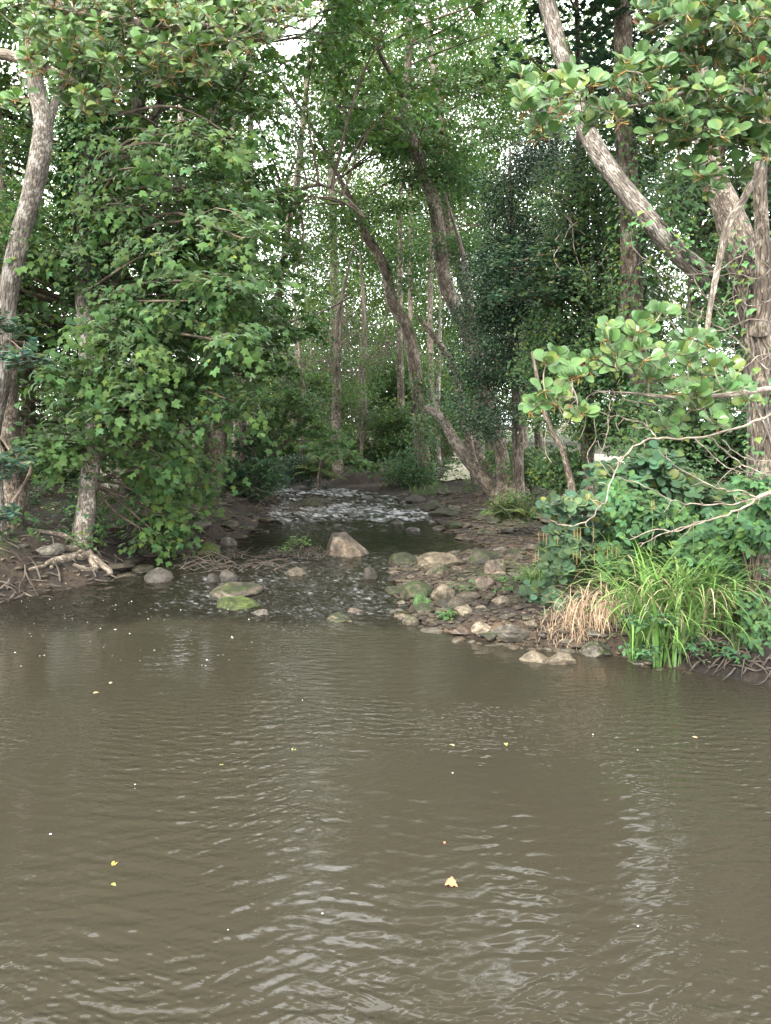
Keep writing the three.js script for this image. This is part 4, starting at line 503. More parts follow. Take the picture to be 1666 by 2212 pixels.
function boxUV(g0, k, off = 0) { const g = g0.toNonIndexed(), p = g.attributes.position, uv = new Float32Array(p.count * 2), A = V(), B = V(), C = V(), n = V(); for (let i = 0; i < p.count; i += 3) { A.fromBufferAttribute(p, i); B.fromBufferAttribute(p, i + 1); C.fromBufferAttribute(p, i + 2); n.crossVectors(B.clone().sub(A), C.clone().sub(A)); const ax = Math.abs(n.x), ay = Math.abs(n.y), az = Math.abs(n.z), w = ax > ay && ax > az ? 0 : ay > az ? 1 : 2; [A, B, C].forEach((q, j) => { uv[(i + j) * 2] = (w === 0 ? q.z : q.x) * k + off; uv[(i + j) * 2 + 1] = (w === 1 ? q.z : q.y) * k + off * 0.7; }); } g.setAttribute('uv', new THREE.BufferAttribute(uv, 2)); return g; }
const placed = [];
function putStone(name, label, geo, mat, x, z, w, h, d, yaw, group, sink = 0.3, yBase) { const s = shore(x, z), y = yBase ?? Math.max(groundY(x, z), s < 0.05 ? level(-z) - 0.02 : -9); const m = single(name, label, 'stone', geo, mat, V(x, y + h * (0.5 - sink), z), group); m.scale.set(w / 2 / 0.8, h / 2 / 0.62, d / 2 / 0.8); m.rotation.y = yaw; placed.push([x, z, (w + d) / 4]); return m; }
function featStone(label, px, py, w, h, o = {}, seed = 1, mat = M.stone) { const p = W(px, py + h * 0.5); const k = mPerPx(-p.z), gy = groundY(p.x, p.z); let q = p; if (gy > p.y + 0.03) { q = G(px, py + h * 0.5, gy); } return putStone(o.name ?? 'stone', label, stoneShape(seed, o), mat, q.x, q.z - w * k * 0.25, w * k * 0.92, h * k * 1.15, w * k * (o.deep ?? 0.8), o.yaw ?? 0, o.group, 0.36); }
// the big wedge-shaped boulder
{ const p = W(745, 1203), k = mPerPx(-p.z), g = new THREE.IcosahedronGeometry(1, 14); g.deleteAttribute('uv'); g.deleteAttribute('normal'); let b = mergeVertices(g, 1e-4); const q = b.attributes.position, planes = [[V(0.5, 0.86, 0.1), 0.33], [V(-0.9, 0.38, 0.15), 0.62], [V(-0.25, 0.2, 0.95), 0.5], [V(0.5, 0.25, 0.85), 0.6], [V(0.2, 0.5, -0.8), 0.5], [V(0, -1, 0), 0.35], [V(0.93, -0.1, 0.3), 0.86], [V(-0.12, 0.98, 0.1), 0.4]].map(([n, d]) => [n.normalize(), d]), v = V();
  for (let i = 0; i < q.count; i++) { v.fromBufferAttribute(q, i).multiplyScalar(1.15); for (let t = 0; t < 2; t++) for (const [n, d] of planes) { const e = v.dot(n) - d; if (e > 0) v.addScaledVector(n, -e * 0.96); } v.multiplyScalar(1 + 0.07 * fbm(v.x * 3, v.y * 3, v.z * 3, 4)); q.setXYZ(i, v.x, v.y, v.z); }
  b.computeVertexNormals(); b = boxUV(b, 0.6); b.computeBoundingBox(); const bb = b.boundingBox;
  paint(b, (x, y, z) => { const t = fbm(x * 2.2, y * 3, z * 2.2, 4), a = ss(0.0, 0.16, t + 0.28 * (y > 0.22 ? 1 : -1) * 0.4), wet = y < -0.17 + 0.08 * t ? 0.35 : 1; const c = [lerp(0.3, 0.15, a), lerp(0.25, 0.135, a), lerp(0.195, 0.115, a)], k2 = 1.75 * wet; return c.map((e) => e * k2); });
  const m = single('boulder', 'large wedge-shaped grey and tan boulder standing in the riffle', 'boulder', b, M.stone, V(p.x, p.y, p.z - 0.2)); const sx = 104 * k / (bb.max.x - bb.min.x), sy = 66 * k / (bb.max.y - bb.min.y); m.scale.set(sx, sy, sx); m.position.y = p.y - bb.min.y * sy - 17 * k; }
const feats = [
  ['flat dark mossy rock at the head of the stony bar', 873, 1212, 66, 22, { color: 'brown', moss: 0.55 }], ['large flat tan slab behind the stony bar', 952, 1212, 86, 26, { color: 'tan', cuts: 9 }], ['rounded mossy rock in front of the large tan slab', 949, 1230, 54, 24, { color: 'brown', moss: 0.4 }], ['dark wet rock capped by a second one in the riffle', 800, 1238, 34, 24, { color: 'dark', cuts: 9 }], ['low mossy slab left of the bright green rocks', 862, 1272, 60, 16, { color: 'brown', moss: 0.5 }], ['long rock sheeted with green moss at the water edge', 903, 1280, 74, 30, { color: 'brown', moss: 0.62, mossC: [0.075, 0.115, 0.02] }],
  ['upright rounded tan rock beside the moss-sheeted one', 959, 1282, 46, 36, { color: 'tan', moss: 0.15 }], ['small rock draped in vivid green weed', 913, 1300, 40, 26, { color: 'brown', moss: 1.0, mossC: [0.12, 0.28, 0.07] }], ['blocky brown rock in the middle of the bar', 988, 1300, 48, 26, { color: 'brown', cuts: 11, lump: 0.1 }], ['pinkish pointed rock high on the bar', 1049, 1256, 44, 26, { color: 'red', cuts: 11 }], ['pale square-faced stone on the bar', 1083, 1290, 36, 18, { color: 'pale', cuts: 11, lump: 0.1 }], ['mossy oval stone under the green-weed rock', 915, 1322, 48, 18, { color: 'brown', moss: 0.45 }], ['brown mossy stone at the lower left corner of the bar', 885, 1336, 42, 22, { color: 'brown', moss: 0.3 }],
  ['lone stone with a mossy cap in the riffle', 734, 1333, 54, 16, { color: 'tan', moss: 0.5 }], ['low reddish stone awash in the riffle', 766, 1316, 32, 9, { color: 'red' }], ['flat wet slab awash off the end of the bar', 933, 1359, 58, 9, { color: 'grey', cuts: 9 }, true], ['brown rock at the right end of the driftwood', 642, 1234, 46, 16, { color: 'brown' }], ['dark rock breaking the white rapids on the right', 858, 1128, 30, 9, { color: 'dark' }, true], ['dark rock breaking the rapids on the left', 728, 1134, 24, 7, { color: 'dark' }, true], ['dark rock at the left margin of the rapids', 756, 1111, 28, 10, { color: 'dark' }, true], ['dark rock at the foot of the rapids', 891, 1142, 30, 10, { color: 'dark', moss: 0.2 }, true], ['dark lump at the head of the rapids', 794, 1074, 22, 11, { color: 'dark', moss: 0.2 }, true], ['long mossy slab at the left of the rapids', 670, 1084, 68, 14, { color: 'dark', moss: 0.6 }], ['rounded dark rock in the far white water', 650, 1052, 40, 12, { color: 'dark' }],
  ['broad mossy mound sprouting cress in the left riffle', 502, 1274, 106, 24, { color: 'brown', moss: 0.3, name: 'mossy_rock' }], ['low rock topped with bright green moss in the left riffle', 503, 1303, 98, 19, { color: 'brown', moss: 0.7, mossC: [0.11, 0.17, 0.02], name: 'mossy_rock' }], ['small grey stone awash below the mossy rocks', 567, 1321, 34, 14, { color: 'grey' }], ['dark rounded rock against the driftwood', 461, 1246, 28, 20, { color: 'dark' }], ['dark squarish rock against the driftwood', 494, 1242, 42, 24, { color: 'dark', cuts: 11 }],
  ['dark upright rock under the leaves on the left bank', 339, 1172, 46, 26, { color: 'dark', moss: 0.15 }], ['bright moss-capped rock on the left bank', 445, 1160, 46, 26, { color: 'dark', moss: 0.7, mossC: [0.12, 0.2, 0.02] }], ['grey angular rock at the left bank water edge', 490, 1167, 36, 22, { color: 'grey', cuts: 11 }], ['pinkish flat stone on the left bank margin', 456, 1180, 38, 12, { color: 'red' }], ['tan flat stone nearest on the left bank margin', 321, 1196, 48, 14, { color: 'red' }], ['mossy flat stone midway along the left margin', 413, 1179, 36, 13, { color: 'brown', moss: 0.5 }],
  ['long grey slab at the near point of the bar', 1110, 1382, 90, 20, { color: 'grey', cuts: 10 }], ['tan slab lying in front of the grey one at the bar point', 1160, 1372, 60, 22, { color: 'tan', cuts: 10 }], ['pale flat rock under the dry grass', 1215, 1378, 60, 24, { color: 'tan', moss: 0.1 }], ['dark flat stone awash below the dry grass', 1222, 1404, 46, 10, { color: 'grey' }, true], ['mossy grey rock half under the sedge', 1300, 1392, 70, 30, { color: 'grey', moss: 0.4 }], ['big dark rock at the back of the bar by the pool', 1050, 1205, 62, 34, { color: 'dark', moss: 0.35 }], ['purplish boulder on the back of the bar', 1072, 1222, 44, 30, { color: 'red', moss: 0.1 }], ['moss-edged slab on the upper right margin', 960, 1112, 60, 14, { color: 'brown', moss: 0.5 }], ['square dark mossy block on the upper right margin', 945, 1092, 48, 18, { color: 'dark', moss: 0.5, cuts: 11 }], ['green cushion of moss on the upper right margin', 985, 1132, 40, 14, { color: 'brown', moss: 0.85 }]];
feats.forEach(([label, x, y, w, h, o, wet], i) => featStone(label, x, y, w, h, { yaw: (i * 1.7) % 1 - 0.5, ...o }, 3000 + i * 13, wet ? M.wetStone : M.stone));
{ // the many alike stones of the bar and margins
  const kinds = []; for (const [c, m] of [['tan', 0], ['brown', 0], ['grey', 0.1], ['red', 0], ['brown', 0.4], ['tan', 0.25], ['grey', 0], ['brown', 0.15], ['pale', 0], ['dark', 0.2], ['dark', 0.5], ['tan', 0]]) kinds.push([stoneShape(4000 + kinds.length * 17, { color: c, moss: m, detail: 4, cuts: 8 }), (m > 0.2 ? 'mossy ' : m ? 'moss-flecked ' : 'bare ') + { tan: 'tan', brown: 'brown', grey: 'grey', red: 'reddish', pale: 'pale', dark: 'dark' }[c] + ' stone']);
  const r = rng(881);
  function strew(n, x0, x1, d0, d1, smin, smax, size, pick, label, group) { let t = 0, made = 0; while (made < n && t++ < n * 40) { const D = lerp(d0, d1, r()), x = lerp(x0, x1, r()), z = -D, s = shore(x, z); if (s < smin || s > smax) continue; const w = size * (0.45 + 1.1 * r() * r()) , rad = w * 0.45; if (placed.some(([a, b, c]) => Math.hypot(a - x, b - z) < 0.6 * (c + rad))) continue; const k = pick[Math.floor(r() * pick.length)], wet = s < 0.03; putStone('stone', kinds[k][1] + ' ' + label, kinds[k][0], wet ? M.wetStone : M.stone, x, z, w, w * (0.2 + 0.22 * r()), w * (0.6 + 0.5 * r()), r() * 6.28, kinds[k][1] + 's ' + group, 0.25); made++; } }
  strew(175, 0.1, 2.7, 7.0, 11.4, -0.22, 1.7, 0.19, [0, 1, 2, 3, 5, 6, 7, 8, 4, 1, 4, 5, 7, 9, 10, 7, 1], 'heaped among many on the bar at right', 'of the bar');
  strew(30, 1.0, 3.1, 6.1, 7.4, -0.12, 0.3, 0.17, [1, 2, 6, 7, 0, 5], 'edging the water below the straw grass', 'of the waterline');
  strew(45, 0.2, 3.6, 12.4, 18.5, -0.3, 1.8, 0.3, [4, 4, 9, 10, 7, 1, 2], 'lining the upper right stream margin', 'of the upper right margin');
  strew(50, -4.6, -2.0, 9.4, 15.5, -0.3, 0.8, 0.24, [9, 9, 10, 7, 1, 2, 4, 6], 'strewn along the left water margin', 'of the left margin');
  // shingle between them
  const n = 4200, im = new THREE.InstancedMesh(stoneShape(77, { color: 'tan', detail: 2 }), M.stone, n), c = new THREE.Color(); let i = 0;
  for (let t = 0; i < n && t < 90000; t++) { const D = lerp(6.7, 18, r() ** 1.5), right = r() < 0.8, x = right ? lerp(0.1, 3.6, r()) : lerp(-6.5, -2.4, r()), s = shore(x, -D); if (s < -0.12 || s > 1.5 || (!right && s > 0.7)) continue; if (right && D < 7.1 && x > 2.2) continue; const w = 0.014 + 0.05 * r() * r(); im.setMatrixAt(i, new THREE.Matrix4().compose(V(x, Math.max(groundY(x, -D), level(D) - 0.02) + w * 0.25, -D), Q(r() * 6.28, 0), V(w, w * 0.55, w))); const g = (right ? 0.3 : 0.25) + 0.6 * r(); im.setColorAt(i, c.setRGB(g * 1.05, g, g * 0.93)); i++; }
  im.count = i; im.name = 'shingle'; im.userData = { kind: 'stuff', label: 'small shingle between the stones', category: 'shingle' }; im.castShadow = im.receiveShadow = true; scene.add(im);
}
// ---------------------------------------------------------------- roots and mud of the left bank
{ const rr = rng(91); for (const list of [[[186, 1180, 10.25], [188, 1205, 10.1], [172, 1222, 9.9], [150, 1232, 9.75], [128, 1248, 9.6], [112, 1262, 9.4]], [[182, 1190, 10.2], [160, 1214, 10], [132, 1226, 9.8], [104, 1238, 9.7], [78, 1256, 9.55]], [[190, 1190, 10.2], [200, 1212, 10], [206, 1228, 9.85], [190, 1240, 9.7], [160, 1246, 9.65]], [[178, 1200, 10.1], [150, 1238, 9.7], [120, 1252, 9.55], [92, 1268, 9.35], [64, 1280, 9.2]], [[200, 1205, 10.05], [222, 1222, 9.95], [240, 1236, 9.85], [232, 1246, 9.75]], [[170, 1190, 10.2], [140, 1198, 10.2], [110, 1206, 10.2], [70, 1204, 10.2]]]) part(t2.root, 'root', toBase(t2.root, stick(pix(list).map((p) => p.setY(Math.max(p.y, groundY(p.x, p.z) + 0.01))), 0.055, 0.02, { seg: 26, radial: 7, lump: 0.4, seed: list[0][0], texM: 0.3 })), M.root);
  const gs = []; for (let i = 0; i < 130; i++) { const x = lerp(-6.0, -3.2, rr()), D = lerp(8.2, 10.8, rr()); const s = shore(x, -D); if (s < 0 || s > 1) continue; const L = 0.15 + 0.4 * rr(), a = rr() * 6.28, pts = [0, 0.4, 0.7, 1].map((t) => { const X = x + Math.cos(a) * L * t + (rr() - 0.5) * 0.06, Z = -D + Math.sin(a) * L * t; return V(X, Math.max(groundY(X, Z), 0) + 0.02 + 0.07 * Math.sin(t * 3.1) * rr(), Z); }); gs.push(stick(pts, 0.012, 0.004, { seg: 8, radial: 5, seed: i })); }
  const g = mergeGeometries(gs); const m = single('root_tangle', 'dark fine roots matted over the mud of the left bank', 'roots', g, M.barkBrown, V(0, 0, 0)); m.userData.kind = 'stuff'; }
{ const rr = rng(92), gs = []; for (let i = 0; i < 50; i++) { const t = rr(), p = W(lerp(1480, 1690, t), lerp(1448, 1490, t)), x = p.x + rr() * 0.25, z = p.z - rr() * 0.2, a = rr() * 6.28, L = 0.06 + 0.22 * rr(), pts = [0, 0.4, 0.7, 1].map((q) => { const X = x + Math.cos(a) * L * q, Z = z + Math.sin(a) * L * q * 0.6 + 0.05 * q; return V(X, Math.max(groundY(X, Z), -0.01) + 0.02 + 0.06 * Math.sin(q * 3) * rr(), Z); }); gs.push(stick(pts, 0.009, 0.003, { seg: 7, radial: 5, seed: i })); }
  const m = single('root_tangle', 'dark wet roots in the mud at the right water edge', 'roots', mergeGeometries(gs), M.barkBrown, V(0, 0, 0)); m.userData.kind = 'stuff'; }
// ---------------------------------------------------------------- driftwood
for (const [label, list, r0] of [['long bare pole lying across the driftwood heap', [[362, 1203, 11.2], [420, 1212, 11], [470, 1224, 10.8], [515, 1233, 10.6]], 0.02], ['bent bare stick at the near side of the driftwood heap', [[384, 1234, 10.6], [400, 1242, 10.4], [425, 1247, 10.35], [452, 1245, 10.35]], 0.014], ['bare stick running right from the driftwood to the brown rock', [[480, 1226, 10.8], [540, 1232, 10.7], [600, 1231, 10.7], [660, 1233, 10.7]], 0.015], ['pale stick lying on the left bank behind the roots', [[40, 1190, 11], [70, 1197, 10.9], [98, 1205, 10.8]], 0.02], ['thin upright stick standing in the water by the boulder', [[644, 1200, 11.2], [652, 1180, 11.2], [660, 1165, 11.3], [668, 1145, 11.4]], 0.009], ['long thin branch lying on the left gravel by the rapids', [[500, 1090, 15.8], [560, 1095, 15.6], [620, 1100, 15.4], [690, 1106, 15.2]], 0.018]]) single('fallen_branch', label, 'branch', stick(pix(list), r0, r0 * 0.4, { seg: 20, radial: 6, lump: 0.25, seed: list[0][0] }), M.barkWarm, V(0, 0, 0));
{ const rr = rng(95); const heap = (n, px0, px1, py0, py1, Lm, up, label, mat) => { const gs = []; for (let i = 0; i < n; i++) { const p = W(lerp(px0, px1, rr()), lerp(py0, py1, rr())), a = (rr() - 0.5) * 2.2 + (rr() < 0.5 ? 0 : 3.14), L = Lm * (0.3 + rr()); const y0 = Math.max(p.y, groundY(p.x, p.z)) + 0.015; const pts = [0, 0.35, 0.7, 1].map((t) => V(p.x + Math.cos(a) * L * t + (rr() - 0.5) * 0.05, y0 + up * rr() * Math.sin(t * 2.6) + 0.02 * rr(), p.z + Math.sin(a) * L * t * 0.6)); gs.push(stick(pts, 0.004 + 0.006 * rr(), 0.002, { seg: 8, radial: 4, seed: i, texM: 0.2 })); } const m = single('driftwood_heap', label, 'driftwood', mergeGeometries(gs), mat, V(0, 0, 0)); m.userData.kind = 'stuff'; };
  heap(60, 370, 600, 1194, 1240, 0.6, 0.16, 'tangle of brown twigs caught in the left riffle', M.barkWarm); heap(60, 590, 700, 1195, 1212, 0.35, 0.14, 'small tangle of twigs caught by the boulder', M.barkWarm); heap(120, 440, 700, 1080, 1120, 0.8, 0.3, 'wide drift of brown twigs on the gravel left of the rapids', M.barkWarm); }
// ---------------------------------------------------------------- waterside plants
function leafy(name, label, category, base, list, o = {}) { const root = thing(name, label, category, base, o.group), fo = new Foliage(root), seed = seedCount++, tw = []; list.forEach((m, i) => { const got = fill(fo, seed * 31 + i, m.k, m.e, m.n, m); const from = base.clone().lerp(P(...m.e.slice(0, 3)), 0.3); if (!m.bare) tw.push(...twigs(from, got, o.r0 ?? 0.008, seed + i, m.share ?? 0.3)); }); if (tw.length) part(root, 'stem', toBase(root, mergeGeometries(tw)), o.twig ?? M.twig, true); fo.build('foliage', o.mat ?? M.leaf, o.single ?? 0); return root; }
const gp = (px, py) => { const p = W(px, py); for (let i = 0; i < 12; i++) { const y = groundY(p.x, p.z), q = G(px, py, lerp(p.y, y, 0.5)); p.copy(q); } return V(p.x, groundY(p.x, p.z), p.z); };
leafy('alder_sapling', 'bluish round-leaved alder sapling left of the sedge', 'sapling', gp(1250, 1330), tiers(200, [[1235, 1095, 44, 22], [1200, 1090, 34, 18], [1270, 1090, 34, 18], [1225, 1130, 40, 18], [1260, 1150, 44, 20], [1215, 1165, 34, 18], [1190, 1190, 30, 20], [1240, 1190, 50, 20], [1280, 1185, 34, 22], [1200, 1225, 44, 18], [1250, 1225, 40, 20], [1225, 1255, 34, 18], [1180, 1285, 34, 16], [1205, 1300, 30, 14], [1250, 1295, 30, 14], [1290, 1140, 34, 20], [1160, 1275, 18, 14]], 'alder', { D: 7.5, dj: 0.25, n: 15, color: [0.085, 0.15, 0.066], rz: 0.16, lean: 0.75, scale: 1.0, share: 0.6, front: 1 }), { single: 300 });
leafy('bramble_bush', 'fresh green bramble thicket at the right edge above the bank', 'bush', gp(1620, 1380), [...tiers(203, scatter(204, 30, 1510, 1150, 1690, 1310, 40, 24), 'bramble', { D: 6.95, dj: 0.25, n: 12, color: [0.065, 0.145, 0.045], rz: 0.2, scale: 1.15, lean: 0.75, front: 1 }), ...tiers(205, scatter(206, 10, 1560, 1060, 1690, 1160, 40, 22), 'bramble', { D: 6.5, dj: 0.3, n: 9, color: [0.065, 0.145, 0.045], rz: 0.2, lean: 0.75, scale: 1.1, front: 0.5 }), ...tiers(207, [[1650, 1350, 30, 20], [1655, 1400, 20, 12], [1640, 1310, 34, 20]], 'bramble', { D: 6.1, dj: 0.1, n: 8, color: [0.065, 0.145, 0.045], rz: 0.15, lean: 0.75 })], { single: 300 });
leafy('bramble_bush', 'shaded bramble growing behind the sedge under the bare twigs', 'bush', gp(1420, 1230), [...tiers(208, scatter(209, 30, 1310, 1080, 1600, 1210, 50, 22), 'bramble', { D: 7.6, dj: 0.5, n: 12, color: [0.065, 0.145, 0.045], rz: 0.3, lean: 0.75, scale: 1.2, front: 1 }), ...tiers(210, scatter(211, 12, 1280, 1000, 1560, 1090, 50, 24), 'alder', { D: 8, dj: 0.4, n: 12, color: [0.065, 0.13, 0.05], rz: 0.3, lean: 0.75, scale: 1.2 })], { single: 150 });
leafy('low_bramble', 'small bramble sprig on the mud under the sedge', 'plant', gp(1490, 1420), tiers(212, [[1375, 1335, 30, 12], [1420, 1330, 20, 12], [1500, 1402, 26, 10], [1385, 1405, 14, 10], [1540, 1392, 20, 8], [1585, 1410, 16, 8]], 'bramble', { D: 6.2, dj: 0.1, n: 5, color: [0.06, 0.15, 0.05], rz: 0.12, scale: 0.8 }), {});
leafy('fern_clump', 'yellow-green ferny clump at the right stream margin', 'fern', gp(1110, 1125), [{ k: 'fern', e: [1105, 1110, 12.6, 44, 22, 0.3], n: 60, color: [0.075, 0.125, 0.03], tilt: 0.5, bare: true, scale: 0.8 }, { k: 'small', e: [1108, 1090, 12.7, 44, 26, 0.3], n: 60, color: [0.075, 0.13, 0.03], bare: true, scale: 0.6 }]);
leafy('fern_clump', 'yellowish fern under the shade at the head of the rapids', 'fern', gp(690, 1040), [{ k: 'fern', e: [690, 1015, 19.6, 30, 22, 0.3], n: 34, color: [0.08, 0.13, 0.03], tilt: 0.5, bare: true, scale: 1.4 }]);
leafy('holly_bush', 'dark rounded holly bush left of the rapids head', 'bush', gp(640, 1045), [{ k: 'holly', e: [636, 1012, 19.8, 36, 28, 0.5], n: 150, color: GREENS.holly }], { mat: M.leafGloss });
leafy('shrub', 'green shrub at the foot of the curving mossy trunk', 'bush', gp(880, 1050), [{ k: 'small', e: [880, 1020, 19.2, 40, 26, 0.4], n: 70, color: [0.055, 0.12, 0.035] }]);
leafy('shrub', 'bushes trailing over the left bank above the driftwood', 'bush', gp(540, 1085), [{ k: 'small', e: [540, 1040, 16.4, 50, 30, 0.4], n: 90, color: [0.045, 0.1, 0.04] }, { k: 'bramble', e: [590, 1030, 17.4, 40, 26, 0.3], n: 60, color: [0.05, 0.115, 0.05] }]);
leafy('leafy_shoot', 'little green shoot growing from the driftwood by the boulder', 'plant', W(620, 1200), tiers(213, [[640, 1170, 16, 8], [620, 1185, 14, 7], [652, 1162, 10, 6]], 'bramble', { D: 11.1, dj: 0.05, n: 4, color: [0.1, 0.18, 0.045], rz: 0.08, scale: 0.8, share: 1 }), {});
leafy('cress_tuft', 'bright cress growing on the broad mossy mound', 'plant', P(525, 1262, 9.9), tiers(214, [[520, 1250, 20, 9], [535, 1258, 16, 7], [500, 1258, 12, 5], [545, 1266, 10, 5]], 'bramble', { D: 9.75, dj: 0.05, n: 7, color: [0.1, 0.2, 0.04], rz: 0.1, scale: 0.45, bare: true }), {});
leafy('cress_tuft', 'few bright seedlings on the low green mossy rock', 'plant', P(500, 1290, 9), tiers(215, [[490, 1284, 10, 4], [515, 1285, 10, 4], [470, 1290, 8, 3], [540, 1287, 6, 3]], 'bramble', { D: 9.15, dj: 0.03, n: 4, color: [0.12, 0.22, 0.04], rz: 0.06, scale: 0.35, bare: true }), {});
leafy('weed_patch', 'green weeds sprouting between stones on the bar', 'plant', gp(1130, 1280), tiers(216, [[1045, 1255, 30, 8, 9], [1100, 1250, 30, 10, 9], [1120, 1290, 30, 10, 8.6], [1000, 1270, 20, 6, 8.8], [1150, 1240, 26, 14, 8.8], [1165, 1345, 26, 10, 7.2], [1180, 1330, 20, 12, 7.3], [970, 1325, 12, 4, 7.7], [1090, 1275, 20, 8, 8.6]], 'bramble', { dj: 0.03, n: 9, color: [0.075, 0.16, 0.045], rz: 0.12, scale: 0.55, bare: true }), {});
// grass-like plants: each blade a part of its own
function bladeGeo(seed, { len = 1, width = 0.012, bend = 1.4, seg = 9, c0 = [0.05, 0.12, 0.03], c1 = [0.09, 0.18, 0.04] }) {
  const r = rng(seed), pos = [], col = [], idx = [], uv = []; let y = 0, z = 0, a = 0.02 + 0.3 * r(); const tw = (r() - 0.5) * 1.2, b = bend * (0.5 + 0.9 * r());
  for (let i = 0; i <= seg; i++) { const t = i / seg, w = width * Math.sin(Math.PI * clamp(0.22 + 0.78 * t) ** 0.9) * (t > 0.98 ? 0.1 : 1) + 0.0008, ct = Math.cos(tw * t), st = Math.sin(tw * t); for (const s of [-1, 0, 1]) { pos.push(s * w * 0.5 * ct, y + (s ? 0.0 : -0.25 * w), z + s * w * 0.5 * st + (s ? 0 : -0.12 * w)); const k = 0.85 + 0.3 * r(); col.push(lerp(c0[0], c1[0], t) * k, lerp(c0[1], c1[1], t) * k, lerp(c0[2], c1[2], t) * k); uv.push(s, t); } y += Math.cos(a) * len / seg; z += Math.sin(a) * len / seg; a += b * (0.4 + 1.3 * t) / seg * 1.4; }
  for (let i = 0; i < seg; i++) for (let j = 0; j < 2; j++) { const k = i * 3 + j; idx.push(k, k + 1, k + 3, k + 1, k + 4, k + 3); }
  const g = new THREE.BufferGeometry(); g.setAttribute('position', new THREE.Float32BufferAttribute(pos, 3)); g.setAttribute('uv', new THREE.Float32BufferAttribute(uv, 2)); g.setAttribute('color', new THREE.Float32BufferAttribute(col, 3)); g.setIndex(idx); g.computeVertexNormals(); return g;
}
const bladesGreen = Array.from({ length: 14 }, (_, i) => bladeGeo(5000 + i, { bend: 1.45, seg: 11, c0: i % 3 ? [0.07, 0.155, 0.03] : [0.1, 0.19, 0.06], c1: i % 3 === 0 ? [0.21, 0.3, 0.08] : [0.14, 0.26, 0.05] }));
const bladesDry = Array.from({ length: 10 }, (_, i) => bladeGeo(5100 + i, { bend: 2.2, width: 0.008, c0: [0.34, 0.24, 0.15], c1: i % 2 ? [0.55, 0.42, 0.28] : [0.44, 0.31, 0.2] }));
const bladesFine = Array.from({ length: 8 }, (_, i) => bladeGeo(5200 + i, { bend: 1.6, width: 0.008, c0: [0.06, 0.12, 0.03], c1: [0.11, 0.18, 0.05] }));
const bladesMixed = [...bladesGreen, ...bladesGreen, bladesDry[0], bladesDry[3]];
function tuft(name, label, category, base, n, len, spread, set, seed, { mat = M.blade, width = 1, yaw0 = 0, yawS = 6.28, onGround = true, fine } = {}) { const root = thing(name, label, category, base), r = rng(seed), merged = []; for (let i = 0; i < n; i++) { const a = r() * 6.28, q = spread * Math.sqrt(r()), L = len * (0.45 + 0.65 * r()), x = Math.cos(a) * q, z = Math.sin(a) * q * 0.7, y = onGround ? groundY(base.x + x, base.z + z) - base.y - 0.02 : 0, yaw = yaw0 + (r() - 0.5) * yawS, g = set[Math.floor(r() * set.length)]; const m = new THREE.Matrix4().compose(V(x, y, z), Q(yaw, 0, 0), V(L * width, L, L)); if (i < 300 && !fine) { const me = part(root, 'blade', g, mat); me.applyMatrix4(m); } else merged.push(g.clone().applyMatrix4(m)); } if (merged.length) part(root, fine ? 'blade_mass' : 'blade_mass', mergeGeometries(merged), mat, true); return root; }
tuft('sedge_clump', 'large arching green sedge clump in the middle of the right bank', 'sedge', gp(1440, 1384), 295, 1.15, 0.32, bladesMixed, 301, { width: 1.7 });
tuft('sedge_clump', 'sedge clump behind and right of the largest one', 'sedge', gp(1530, 1352), 220, 1.0, 0.3, bladesMixed, 302, { width: 1.6 });
tuft('sedge_clump', 'sedge clump at the left above the dry grass', 'sedge', gp(1375, 1345), 230, 1.0, 0.32, bladesMixed, 303, { width: 1.6 });
tuft('sedge_clump', 'dark sedge clump at the back of the stony bar', 'sedge', gp(1165, 1272), 110, 0.55, 0.16, bladesGreen, 304, { width: 1.5 });
tuft('sedge_clump', 'small yellowing sedge tussock at the right edge of the bank', 'sedge', gp(1610, 1402), 110, 0.42, 0.12, bladesFine, 305, { width: 1.3 });
tuft('dry_grass', 'bleached straw-coloured dry grass drooping over the bank', 'grass', gp(1285, 1382), 210, 0.6, 0.28, bladesDry, 306, { mat: M.dry, width: 1.5 });
tuft('dry_grass', 'low mat of bleached dry grass left of the tall straw', 'grass', gp(1215, 1390), 160, 0.3, 0.26, bladesDry, 307, { mat: M.dry, width: 1.5 });
tuft('dry_grass', 'dead brown blades hanging under the largest sedge', 'grass', gp(1470, 1405), 70, 0.35, 0.25, bladesDry, 308, { mat: M.dry });
tuft('grass_tuft', 'pale grass tuft on the bank below the curving mossy trunk', 'grass', gp(930, 1068), 200, 0.45, 0.5, bladesFine, 309, { width: 1.8, fine: true });
tuft('grass_tuft', 'sunlit grass at the left of the rapids head', 'grass', gp(650, 1005), 260, 0.7, 1.2, bladesFine, 310, { width: 2, fine: true });
tuft('grass_tuft', 'sunlit grass at the edge of the pale clearing', 'grass', V(4.2, groundY(4.2, -18.6), -18.6), 700, 0.5, 2.4, bladesFine, 311, { width: 2, fine: true });
